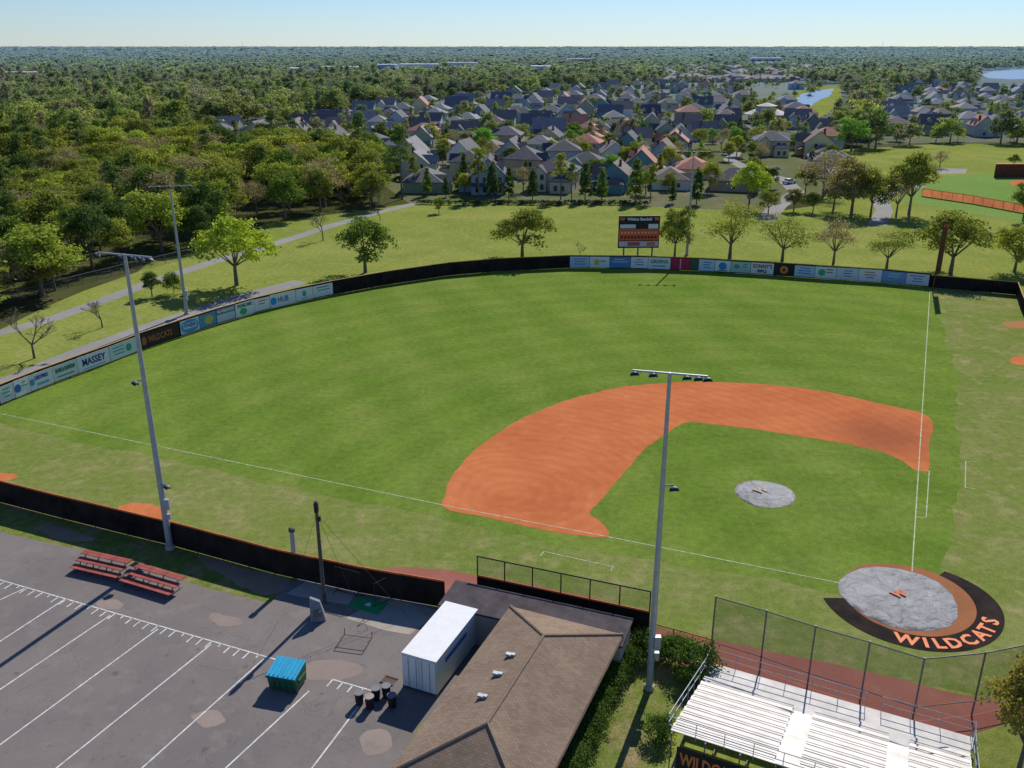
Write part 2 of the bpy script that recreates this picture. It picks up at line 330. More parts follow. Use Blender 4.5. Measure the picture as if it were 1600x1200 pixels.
sheet('warning_track',rag([(995,978),(1115,1000),(1250,1028),(1400,1060),(1560,1093),(1640,1075),(1640,1110),(1560,1132),(1500,1150),(1110,1055),(1000,1000)],1,.1),.018,M['mulch'])
strips('foul_line',[((-60,634),(695,790)),((945,838),(1331,915)),((1425,893),(1453,455)),((695,790),(945,838))],.09,.026,M['chalk'])
strips('coach_box_line',[((850,862),(958,886)),((850,862),(844,869)),((958,886),(954,893)),((1509,721),(1508,762)),((1509,721),(1526,722)),((1508,762),(1524,764)),((1452,735),(1447,809)),((1447,809),(1431,808))],.08,.026,M['chalk'])
# paths and paving
ribbon('footpath',[(-200,680),(0,602),(60,577),(120,552),(200,523),(250,505),(300,490),(350,473),(400,458),(470,440)],3.6,.010,M['path'])
ribbon('footpath',[(-200,560),(0,520),(80,499),(160,470),(250,436),(330,410),(430,381),(520,352),(590,332),(650,318)],3.0,.010,M['path'])
ribbon('footpath',[(1370,352),(1382,330),(1376,312),(1390,300),(1440,290)],4,.010,M['path'])
sheet('court_paving',[(1440,272),(1450,262),(1512,264),(1508,271)],.012,M['path'])
sheet('far_ballfield_grass',[(1400,312),(1480,276),(1560,268),(1900,262),(1900,400),(1600,350),(1530,335)],.012,M['bright'])
sheet('far_ballfield_dirt',rag([(1578,287),(1592,281),(1630,279),(1650,300),(1610,296)],2,.2),.018,M['clay'])
sheet('verge',[(-400,700)]+TB[1:]+[(800,975),(600,1000),(400,1000),(0,850),(-400,760)],.008,M['strip'])
ASP=[(-500,730),(0,831),(110,857),(215,886),(330,920),(425,942),(450,912),(482,903),(600,932),(700,953),(800,975),(760,1010),(700,1100),(655,1130),(610,1200),(560,1300),(400,1500),(-500,1500)]
sheet('parking_lot',rag(ASP,1.,.1,seed=9,smooth=False),.012,M['asphalt'])
sheet('bare_soil',rag([(310,868),(350,878),(430,898),(452,905),(440,920),(415,930),(380,918),(345,900),(322,884)],.4,.15,seed=13),.0105,M['soil'])
sheet('bare_soil',rag([(60,822),(110,828),(150,842),(120,848),(80,838)],.4,.12,seed=14),.0105,M['soil'])
sheet('concrete_pad',[(447,928),(483,906),(560,922),(545,945),(505,940)],.018,M['conc'])
sheet('concrete_pad',[(540,966),(600,933),(690,955),(640,992),(600,985)],.018,M['conc'])
for i,pl in enumerate([[(478,1040),(520,1030),(560,1038),(570,1050),(530,1062),(480,1060)],[(150,940),(175,936),(195,944),(185,952),(160,950)],[(560,1150),(600,1140),(612,1165),(575,1180)],[(330,960),(372,965),(380,975),(345,980)],[(300,1120),(340,1110),(352,1128),(318,1138)]]):
    sheet('asphalt_stain',rag(pl,.3,.09,seed=4+i),.0165,M['stain'])
sheet('building_lawn',[(985,1000),(1112,1040),(1100,1062),(1040,1140),(1000,1300),(850,1300),(870,1200)],.016,M['strip'])
m0=P(-60,889); m1=P(432,1031); md=(m1-m0); ml=md.length; md.normalize(); mn=Vector((md.y,-md.x,0))
seg=[((m0.x,m0.y),(m1.x,m1.y))]
k=0.
while k<ml:
    a=m0+md*k; 
    b=a+mn*(.75 if int(k/.78)%4 else .35); seg.append(((a.x,a.y),(b.x,b.y))); k+=.78
for a,b in (((-40,897),(-120,925)),((38,920),(-60,965)),((102,936),(-50,1035)),((172,962),(-60,1118)),((247,983),(-60,1208)),((330,1007),(20,1255)),((412,1030),(170,1247)),((483,1080),(310,1240)),((573,1087),(460,1237)),((520,1062),(590,1082))):
    a=P(*a);b=P(*b); seg.append(((a.x,a.y),(b.x,b.y)))
a=P(520,1062);b=P(590,1082);d=(b-a).normalized();n=Vector((d.y,-d.x,0))
for i in range(4):
    c=a+d*(.75*i); e=c+n*.7; seg.append(((c.x,c.y),(e.x,e.y)))
strips('parking_marking',seg,.10,.0205,M['line'],px=False)
for pp,nm in (([(1242,160),(1252,148),(1274,141),(1304,138),(1300,146),(1284,154),(1264,167),(1249,168)],'pond'),([(1535,117),(1552,111),(1600,109),(1680,109),(1680,122),(1580,124),(1545,122)],'lake')):
    sheet(nm,rag(pp,12,1.5,seed=2),.05,M['water'])
sheet('pond_bank',[(1222,190),(1236,150),(1262,137),(1312,133),(1316,156),(1290,180),(1260,192)],.02,M['lawn'])
ribbon('street',[(1195,345),(1215,322),(1245,300),(1225,280),(1165,262),(1140,250),(1150,238),(1175,222),(1200,205)],4.5,.010,M['path'])
# ---------------------------------------------------------------- trees
def quadmesh(name,V,mats,idx=None,extra=None):
    n=len(V)//4; me=bpy.data.meshes.new(name); ev,ef=(extra.v,extra.f) if extra else ([],[])
    fs=[(4*i,4*i+1,4*i+2,4*i+3) for i in range(n)]+[tuple(j+4*n for j in f) for f in ef]
    me.from_pydata([tuple(v) for v in V]+list(ev),[],fs)
    for m in mats: me.materials.append(m)
    if extra: me.polygons.foreach_set('material_index',[0]*n+[1]*len(ef))
    me.update(); return me
def leaves(rs,lobes,ncl,per,cs,leaf,inner=.72):
    lobes=np.array(lobes,float); w=lobes[:,3]*lobes[:,5]; w/=w.sum()
    ix=rs.choice(len(lobes),ncl,p=w); d=rs.normal(size=(ncl,3)); d/=np.linalg.norm(d,axis=1)[:,None]; d[:,2]=np.where(d[:,2]<-.45,-d[:,2],d[:,2])
    c=lobes[ix,:3]+d*lobes[ix,3:6]*rs.uniform(inner,1.05,(ncl,1))
    c=np.repeat(c,per,0); dd=np.repeat(d,per,0); p=c+rs.normal(size=c.shape)*cs*np.array([1,1,.6])
    nn=dd*.7+rs.normal(size=p.shape)*.55+np.array([0,0,.35]); nn/=np.linalg.norm(nn,axis=1)[:,None]
    t=np.cross(nn,rs.normal(size=p.shape)); t/=np.linalg.norm(t,axis=1)[:,None]; b=np.cross(nn,t)
    s=leaf*rs.uniform(.6,1.35,(len(p),1)); s2=s*rs.uniform(.5,.9,(len(p),1))
    return np.stack([p-t*s,p-b*s2,p+t*s,p+b*s2],1).reshape(-1,3)
def oak_lobes(rs):
    L=[(rs.normal()*.3,rs.normal()*.3,6.9,2.5,2.5,2.2)]; n=rs.integers(6,9)
    for i in range(n):
        a=2*math.pi*(i+rs.uniform(-.3,.3))/n; r=rs.uniform(2.0,3.1); q=rs.uniform(1.3,2.1); L.append((r*math.cos(a),r*math.sin(a),rs.uniform(3.6,6.7),q,q,q*.85))
    for i in range(3): L.append((rs.normal()*1.3,rs.normal()*1.3,rs.uniform(7.6,8.7),1.3,1.3,1.1))
    return L
def trunk_to(lobes,r0,z1):
    mb=MB(); mb.tube((0,0,-.3),(0,0,z1),r0*1.25,r0*.75,8)
    for l in lobes[1:]: 
        mid=Vector((l[0]*.5,l[1]*.5,(z1+l[2])/2-.1)); mb.tube((0,0,z1-.3),mid,r0*.5,r0*.3,5); mb.tube(mid,(l[0],l[1],l[2]),r0*.3,r0*.1,5)
    return mb
TR={}
def addtree(kind,crown,trunkmb): TR.setdefault(kind,[]).append((crown,trunkmb.mesh(kind+'_trunk',M['bark'])))
SRC_A=bpy.data.collections.new('canopy_source_near'); SRC_B=bpy.data.collections.new('canopy_source_far')
for sd in range(5):
    rs=np.random.default_rng(100+sd); L=oak_lobes(rs); addtree('oak',quadmesh('oak_crown',leaves(rs,L,250,21,.42,.19),[M['leaf']]),trunk_to(L,.24,3.0))
for sd in range(3):
    rs=np.random.default_rng(200+sd); L=oak_lobes(rs); addtree('thin',quadmesh('thin_crown',leaves(rs,L,250,12,.5,.13,.35),[M['leaf']]),trunk_to(L,.22,2.8))
for sd in range(3):
    rs=np.random.default_rng(300+sd); L=[(0,0,14.6,1.1,1.1,1.1)]
    for i in range(13):
        a=i*2.4; z=8.2+i*.48+rs.uniform(-.3,.3); r=(2.4-(i*.09))*rs.uniform(.6,1); q=rs.uniform(.8,1.25); L.append((r*math.cos(a),r*math.sin(a),z,q,q,q*.6))
    mb=MB(); mb.tube((0,0,-.3),(0,0,14.4),.26,.08,8)
    for l in L[1:]: mb.tube((0,0,l[2]-.4),(l[0],l[1],l[2]),.07,.03,4)
    addtree('pine',quadmesh('pine_crown',leaves(rs,L,130,22,.32,.2),[M['leaf']]),mb)
for sd in range(2):
    rs=np.random.default_rng(400+sd); L=[(0,0,1.9,1.5,1.5,1.1),(0,0,3.5,1.55,1.55,1.2),(0,0,5.1,1.25,1.25,1.2),(0,0,6.7,.9,.9,1.1),(0,0,8.1,.45,.45,.9)]
    mb=MB(); mb.tube((0,0,-.2),(0,0,7.5),.16,.05,6); addtree('cone',quadmesh('cone_crown',leaves(rs,L,140,16,.25,.2),[M['leaf']]),mb)
for sd in range(2):
    rs=np.random.default_rng(500+sd); L=[(0,0,.7,.95,.95,.75)]+[(rs.uniform(-.6,.6),rs.uniform(-.6,.6),rs.uniform(.5,1.1),.6,.6,.5) for _ in range(4)]
    mb=MB(); mb.tube((0,0,-.1),(0,0,.8),.06,.03,5); addtree('shrub',quadmesh('shrub_crown',leaves(rs,L,140,24,.16,.055),[M['leaf']]),mb)
def bare(sd):
    rr=random.Random(sd); mb=MB(); tw=MB()
    def br(p,d,l,r,dep):
        q=p+d*l; (mb if dep<3 else tw).tube(p,q,r,r*.65,5 if dep<3 else 3)
        if dep>=6: return
        for i in range(3 if dep<4 else 2):
            nd=(d+Vector((rr.gauss(0,.55),rr.gauss(0,.55),rr.uniform(-.1,.35)))).normalized(); br(q,nd,l*rr.uniform(.62,.82),max(.018,r*.6),dep+1)
    br(Vector((0,0,-.2)),Vector((0,0,1)),1.9,.17,0); return mb,tw
for sd in (1,2):
    mb,tw=bare(sd); TR.setdefault('bare',[]).append((tw.mesh('twigs',M['bark']),mb.mesh('bare_trunk',M['bark'])))
for sd in range(5):
    rs=np.random.default_rng(600+sd); L=oak_lobes(rs)
    o=bpy.data.objects.new('canopy_tree',quadmesh('canopy_a',leaves(rs,L,150,9,.5,.38),[M['canopy'],M['bark']],extra=trunk_to(L[:3],.22,3.5))); SRC_A.objects.link(o)
    o=bpy.data.objects.new('canopy_tree',quadmesh('canopy_b',leaves(rs,L,50,4,.45,.85),[M['canopy']])); SRC_B.objects.link(o)
rs=np.random.default_rng(650); L=[(l[0]*.55,l[1]*.55,l[2]*1.45,l[3]*.6,l[4]*.6,l[5]) for l in oak_lobes(rs)]
SRC_A.objects.link(bpy.data.objects.new('canopy_tree',quadmesh('canopy_c',leaves(rs,L,110,8,.4,.32),[M['canopy'],M['bark']],extra=trunk_to(L[:3],.2,6))))
TH0={'oak':10.2,'thin':10.2,'pine':15.8,'cone':9.,'bare':7.5,'shrub':1.6}
TNAME={'oak':'broadleaf_tree','thin':'sparse_tree','pine':'pine_tree','cone':'conifer_tree','bare':'bare_tree','shrub':'shrub'}
tc=0
def tree(kind,loc,h,label,color,group=None,wide=1.,cat=None,var=None):
    global tc; tc+=1
    lst=TR[kind]; cr,tk=lst[(tc if var is None else var)%len(lst)]; s=h/TH0[kind]
    t=thing(TNAME[kind],label,cat or ('bush' if kind=='shrub' else 'tree'),(loc[0],loc[1],0),random.uniform(0,6.28),group,(s*wide,s*wide,s))
    inst([('trunk' if kind!='shrub' else 'stem',tk,[]),('twigs' if kind=='bare' else 'crown' if kind!='shrub' else 'foliage',cr,[])],t,{'crown':color,'foliage':color}); return t
G_OL=(.24,.27,.06); G_DK=(.09,.145,.045); G_LM=(.38,.47,.06); G_BR=(.33,.28,.17); G_MD=(.16,.23,.05); G_YG=(.34,.36,.07)
def ptree(kind,x,y,yt,label,color,wide=1.,group=None,var=None): return tree(kind,P(x,y),max(1.,HT(x,y,yt)),label,color,group,wide,var=var)
ptree('oak',370,446,333,'large lime green tree on the lawn left of the outfield fence',G_LM,1.15,var=0)
ptree('oak',571,426,338,'dark olive round tree between the path and the black outfield fence',G_MD,1.25,var=1)
ptree('oak',816,402,322,'wide olive tree on the lawn left of the scoreboard',G_OL,1.35,var=2)
ptree('oak',238,464,422,'small dark green tree beside the far left light pole',G_DK,.9,var=3)
ptree('shrub',272,458,424,'narrow small green tree close to the far left light pole',G_MD,.6)
ptree('bare',505,376,322,'leafless grey tree beside the upper footpath',G_BR,1)
ptree('bare',54,560,465,'large leafless tree at the left edge beside the lower footpath',G_BR,1.)
ptree('bare',160,512,455,'thin leafless tree on the lawn between the two footpaths',G_BR,1)
ptree('bare',906,402,372,'small bare sapling behind the middle of the outfield fence',G_BR,.8)
ptree('bare',594,345,317,'small bare sapling on the lawn near the upper footpath',G_BR,1)
ptree('oak',686,333,308,'small round tree at the far edge of the lawn',G_MD,1)
ptree('oak',1054,402,320,'dark tree directly right of the scoreboard',G_OL,.8,var=4)
ptree('thin',1140,404,313,'spreading olive tree on the lawn right of the far light pole',G_YG,1.35,var=0)
ptree('thin',1222,408,330,'spreading brownish tree behind the white outfield banners',G_OL,1.35,var=1)
ptree('thin',1302,412,335,'sparse brown tree behind the right half of the outfield banners',G_BR,1.15,var=2)
ptree('thin',1385,420,354,'low olive tree behind the blue banners at right field',G_OL,1.4,var=0)
ptree('oak',1485,428,330,'wide dense olive tree beside the tall foul pole',G_OL,1.35,var=1)
ptree('oak',1585,425,350,'yellow green tree at the right edge beyond the black fence',G_YG,1.2,var=2)
ptree('oak',1598,345,278,'dark green tree at the right edge beside the second ball field',G_MD,.8,var=3)
ptree('oak',1330,335,245,'tall brown green tree cluster left of the second ball field',(.28,.25,.10),1.1,var=4)
ptree('thin',1302,328,262,'brown sparse tree left of the tall brown green cluster',G_BR,1.1)
ptree('oak',1360,338,262,'dark oak at the foot of the tall brown green cluster',G_OL,.9)
ptree('oak',1420,335,233,'tall dark oak between the path and the second ball field',G_OL,.9,var=0)
ptree('thin',1400,338,265,'brown tree close against the tall dark oak by the path',G_BR,.9)
ptree('oak',1170,325,250,'bright yellow green tree at the end of the house row',G_LM,.9)
ptree('oak',1108,300,250,'yellow green street tree beside the far light pole top',G_YG,.9)
ptree('oak',1330,235,182,'bright spring green tree above the brown tree cluster',(.22,.42,.08),1.2)
ptree('oak',755,240,197,'bright spring green tree in the middle of the houses',(.22,.42,.08),1.3)
ptree('thin',1468,262,232,'brown bare looking tree on the lawn before the second ball field',G_BR,1.2)
ptree('oak',1583,262,240,'small green tree behind the second ball field wall',G_MD,1.)
ptree('oak',1270,332,300,'low dark tree at the corner of the lawn by the street',G_DK,1.2)
ptree('oak',1200,335,296,'low olive tree at the end of the lawn left of the street',G_OL,1.1)
ptree('oak',1240,330,292,'round brown green tree covering the street corner',(.27,.25,.09),1.1)
ORD=['first','second','third','fourth','fifth','sixth','seventh','eighth','ninth','tenth','eleventh','twelfth','thirteenth','fourteenth','fifteenth','sixteenth','seventeenth','eighteenth','nineteenth','twentieth','twenty-first','twenty-second','twenty-third','twenty-fourth','twenty-fifth','twenty-sixth','twenty-seventh','twenty-eighth','twenty-ninth','thirtieth']
ups=[(697,275,308,G_DK),(748,232,312,G_OL),(770,252,312,G_DK),(795,262,312,G_DK),(832,262,312,G_DK),(876,238,312,G_YG),(893,255,312,G_OL),(914,255,314,G_DK),(940,262,314,G_MD),(992,248,316,G_MD),(1016,255,316,G_OL),(1050,282,318,G_DK),(1088,262,320,G_DK),(648,242,300,G_OL),(668,262,306,G_MD)]
for i,(x,yt,y,c) in enumerate(sorted(ups)):
    ptree('cone' if c in (G_DK,G_MD) else 'pine',x,y,yt,'narrow upright tree in the row before the houses, %s from the left'%ORD[i],c,1.,'upright trees planted along the edge of the lawn')
hb=np.random.default_rng(77)
for i,(xa,xb) in enumerate([(655,760),(765,880),(885,1010)]):
    a=P(xa,319); b=P(xb,321); n=int((b-a).length/.9); L=[((b-a).x*j/n,(b-a).y*j/n,.55,.75,.75,.6) for j in range(n+1)]
    t=thing('hedge','clipped dark hedge along the far lawn edge, %s stretch'%['left','middle','right'][i],'hedge',a,0,'hedges in front of the houses')
    inst([('foliage',quadmesh('hedge',leaves(hb,L,n*9,12,.2,.17),[M['leaf']]),[])],t,{'foliage':G_DK})
SH=[(970,1036,1.5),(960,1056,1.4),(950,1078,1.5),(940,1100,1.4),(929,1124,1.5),(917,1148,1.4),(905,1172,1.5),(893,1198,1.5),(881,1225,1.5)]
for i,(x,y,h) in enumerate(SH):
    tree('shrub',P(x,y),h,'dark green bush beside the brown roofed building, %s in the row from the dugout'%ORD[i],(.10,.16,.035),'bushes planted in a row beside the building',1.15)
for x,y,h,l in [(1000,1020,1.7,'dark bush right beside the dugout corner'),(1022,1030,1.6,'dark bush at the foot of the nearest light pole'),(1050,1034,1.9,'round bush right of the nearest light pole'),(1082,1052,2.3,'large dark bush at the corner of the aluminium stand'),(1080,1072,1.5,'smaller bush tucked before the aluminium stand'),(1028,1150,1.5,'bush beside the rear corner of the aluminium stand'),(985,1040,1.3,'small bush between the building and the nearest light pole')]:
    tree('shrub',P(x,y),h,l,(.10,.17,.035),None,1.)
tree('oak',P(1590,1210),7.8,'near tree with yellow brown leaves at the bottom right corner',(.32,.28,.07),None,.68,var=1)
tree('oak',P(1650,1160),6.8,'near tree with yellow brown leaves cut by the right edge',(.28,.26,.07),None,.7,var=2)
# woodland
EXC=[PARK,SUB,SUB2,[(1205,200),(1232,150),(1260,134),(1312,130),(1330,160),(1318,205)],[(1520,138),(1530,112),(1600,106),(1700,106),(1700,138)]]
BLD=[(530,113,62,(.7,.68,.64)),(602,109,34,(.3,.45,.6)),(655,108,56,(.72,.72,.7)),(722,105,44,(.6,.62,.6)),(45,124,90,(.5,.3,.25)),(468,116,30,(.5,.5,.52)),(845,112,30,(.6,.6,.6)),(905,98,40,(.45,.3,.22)),(1195,96,50,(.55,.55,.55))]
for bx,by,bw,_ in BLD: EXC.append([(bx-bw*.6,by-3),(bx+bw*.6,by-3),(bx+bw*.6,by+9),(bx-bw*.6,by+9)])
FARH=[(1035,131),(1040,104),(1240,98),(1420,108),(1420,120),(1250,124)]
pts=[]
def band(y0,y1,sp,sxy,sz,jit=.48):
    yy=y0
    while yy<y1:
        hw=.62*yy+45; n=int(2*hw/sp); xs=np.linspace(-hw,hw,n)
        for xx in xs:
            X=xx+rng.uniform(-jit,jit)*sp; Y=yy+rng.uniform(-jit,jit)*sp; px,py=proj(X,Y)
            if any(inpoly(px,py,e) for e in EXC): continue
            if inpoly(px,py,FARH) and rng.random()<.75: continue
            pts.append((X,Y,sxy,sz))
        yy+=sp
band(95,460,8.8,1.2,1.05); nearp=[p for p in pts]; pts=[]
nearp.sort(key=lambda p:math.hypot(p[0]+30,p[1]))
inview=[p for p in nearp if -30<proj(p[0],p[1],6)[0]<1630]; rest=[p for p in nearp if not(-30<proj(p[0],p[1],6)[0]<1630)]
ind=inview[:235]; pts=inview[235:]+rest
zn=lambda px:'far left woodland' if px<130 else 'woodland above the footpaths' if px<330 else 'woodland behind the lime green tree' if px<450 else 'woodland near the houses'
for X,Y,_,_ in ind:
    r=rng.random(); px,py=proj(X,Y); h=rng.uniform(7,14.5)
    rank='front' if Y<190 else 'middle' if Y<250 else 'back'; zz=(rank,zn(px))
    if r<.50: tree('oak',(X,Y),h,'olive green rounded tree in the %s of the %s'%zz,[G_OL,G_YG,G_MD,(.32,.39,.07)][int(rng.integers(4))],'olive trees in the %s of the %s'%zz,rng.uniform(.95,1.35))
    elif r<.60: tree('oak',(X,Y),h,'dark green dense tree in the %s of the %s'%zz,G_DK,'dark trees in the %s of the %s'%zz,rng.uniform(.8,1.15))
    elif r<.75: tree('pine',(X,Y),h*1.3+1,'tall pine rising from the %s of the %s'%zz,(.17,.24,.08),'pines in the %s of the %s'%zz,1.)
    elif r<.93: tree('thin',(X,Y),h,'brown thin leaved tree in the %s of the %s'%zz,G_BR,'brown trees in the %s of the %s'%zz,1.2)
    else: tree('bare',(X,Y),h*.95,'grey leafless tree in the %s of the %s'%zz,G_BR,'leafless trees in the %s of the %s'%zz,1.1)
nearc=list(pts); pts=[]
band(460,1000,10.5,1.25,1.05); nearc+=pts; pts=[]
for _ in range(3600):
    Y=rng.uniform(330,1150); X=rng.uniform(-.6,.62)*Y; px,py=proj(X,Y)
    if (inpoly(px,py,SUB) or inpoly(px,py,SUB2)) and rng.random()<.42: s=rng.uniform(.45,.8); nearc.append((X,Y,s,s*.95))
band(1000,2200,16,1.7,1.05); band(2200,4500,32,3.2,1.2); band(4500,11500,80,7.5,1.5); farc=pts
def scatter(name,pl,coll,label,cat,smin=.6,smax=1.4):
    me=bpy.data.meshes.new(name); random.Random(3).shuffle(pl); n=len(pl); me.vertices.add(n)
    a=np.array(pl); co=np.zeros((n,3)); co[:,:2]=a[:,:2]; me.vertices.foreach_set('co',co.ravel())
    u=rng.uniform(smin,smax,n); sc=np.stack([a[:,2]*u,a[:,2]*u,a[:,3]*u*rng.uniform(.8,1.2,n)],1)
    at=me.attributes.new('sc','FLOAT_VECTOR','POINT'); at.data.foreach_set('vector',sc.ravel())
    rt=np.zeros((n,3)); rt[:,2]=rng.uniform(0,6.28,n); at=me.attributes.new('rt','FLOAT_VECTOR','POINT'); at.data.foreach_set('vector',rt.ravel())
    me.update(); o=bpy.data.objects.new(name,me); COL.objects.link(o); tag(o,label,cat,kind='stuff')
    ng=bpy.data.node_groups.new(name,'GeometryNodeTree'); ng.interface.new_socket('Geometry',in_out='INPUT',socket_type='NodeSocketGeometry'); ng.interface.new_socket('Geometry',in_out='OUTPUT',socket_type='NodeSocketGeometry')
    N=ng.nodes; L=ng.links; gi=N.new('NodeGroupInput'); go=N.new('NodeGroupOutput'); ip=N.new('GeometryNodeInstanceOnPoints'); ci=N.new('GeometryNodeCollectionInfo')
    ci.inputs[0].default_value=coll; ci.inputs[1].default_value=True; ci.inputs[2].default_value=True
    a1=N.new('GeometryNodeInputNamedAttribute'); a1.data_type='FLOAT_VECTOR'; a1.inputs[0].default_value='sc'
    a2=N.new('GeometryNodeInputNamedAttribute'); a2.data_type='FLOAT_VECTOR'; a2.inputs[0].default_value='rt'; er=N.new('FunctionNodeEulerToRotation')
    L.new(gi.outputs[0],ip.inputs['Points']); L.new(ci.outputs[0],ip.inputs['Instance']); ip.inputs['Pick Instance'].default_value=True
    L.new(a1.outputs['Attribute'],ip.inputs['Scale']); L.new(a2.outputs['Attribute'],er.inputs[0]); L.new(er.outputs[0],ip.inputs['Rotation']); L.new(ip.outputs[0],go.inputs[0])
    md=o.modifiers.new('scatter','NODES'); md.node_group=ng; return o
scatter('woodland_canopy',nearc,SRC_A,'dense green woodland canopy behind the nearer trees','woodland')
scatter('distant_woodland',farc,SRC_B,'hazy far off woodland reaching the horizon','woodland')
# ---------------------------------------------------------------- houses
def gable_roof(mb,x0,x1,y0,y1,z,rise,ax='x',oh=.45,t=.16):
    if ax=='x':
        yc=(y0+y1)/2; hw=(y1-y0)/2; sl=rise/hw
        for s,ye in ((-1,y0),(1,y1)):
            e=ye+s*oh; ze=z-sl*oh+.03; a=[(x0-oh,e,ze),(x1+oh,e,ze),(x1+oh,yc,z+rise+.03),(x0-oh,yc,z+rise+.03)]
            if s>0: a=[a[3],a[2],a[1],a[0]]
            mb.hexa(a+[(p[0],p[1],p[2]+t) for p in a])
    else:
        xc=(x0+x1)/2; hw=(x1-x0)/2; sl=rise/hw
        for s,xe in ((-1,x0),(1,x1)):
            e=xe+s*oh; ze=z-sl*oh+.03; a=[(e,y0-oh,ze),(xc,y0-oh,z+rise+.03),(xc,y1+oh,z+rise+.03),(e,y1+oh,ze)]
            if s>0: a=[a[3],a[2],a[1],a[0]]
            mb.hexa(a+[(p[0],p[1],p[2]+t) for p in a])
def gable_wall(mb,x0,x1,y0,y1,z,rise,ax):
    if ax=='x':
        yc=(y0+y1)/2; mb.add([(x0,y0,z),(x0,y1,z),(x0,yc,z+rise),(x1,y0,z),(x1,y1,z),(x1,yc,z+rise)],[(0,2,1),(3,4,5),(0,3,5,2),(1,2,5,4),(0,1,4,3)])
    else:
        xc=(x0+x1)/2; mb.add([(x0,y0,z),(x1,y0,z),(xc,y0,z+rise),(x0,y1,z),(x1,y1,z),(xc,y1,z+rise)],[(0,1,2),(3,5,4),(0,2,5,3),(1,4,5,2),(0,3,4,1)])
def hip_roof(mb,x0,x1,y0,y1,z,rise,oh=.5):
    x0-=oh;x1+=oh;y0-=oh;y1+=oh; w=x1-x0;d=y1-y0; t=.15
    if w>=d: r=[((x0+d/2),(y0+y1)/2),((x1-d/2),(y0+y1)/2)]
    else: r=[((x0+x1)/2,y0+w/2),((x0+x1)/2,y1-w/2)]
    b=[(x0,y0),(x1,y0),(x1,y1),(x0,y1)]
    vs=[(p[0],p[1],z) for p in b]+[(p[0],p[1],z+t) for p in b]+[(p[0],p[1],z+t+rise) for p in r]
    fs=[(0,3,2,1),(0,1,5,4),(1,2,6,5),(2,3,7,6),(3,0,4,7)]
    fs+= [(4,5,9,8),(5,6,9),(6,7,8,9),(7,4,8)] if w>=d else [(4,5,8),(5,6,9,8),(6,7,9),(7,4,8,9)]
    mb.add(vs,fs)
def win(cx,cy,cz,w,h,side):
    f=MB();p=MB(); s=-1 if side in (0,2) else 1
    if side<2: f.box((cx,cy+s*.03,cz),(w+.24,.08,h+.24)); p.box((cx,cy+s*.06,cz),(w,.06,h))
    else: f.box((cx+s*.03,cy,cz),(.08,w+.24,h+.24)); p.box((cx+s*.06,cy,cz),(.06,w,h))
    return ('window',f.mesh('window',M['trim']),[('pane',p.mesh('pane',M['glass']),[])])
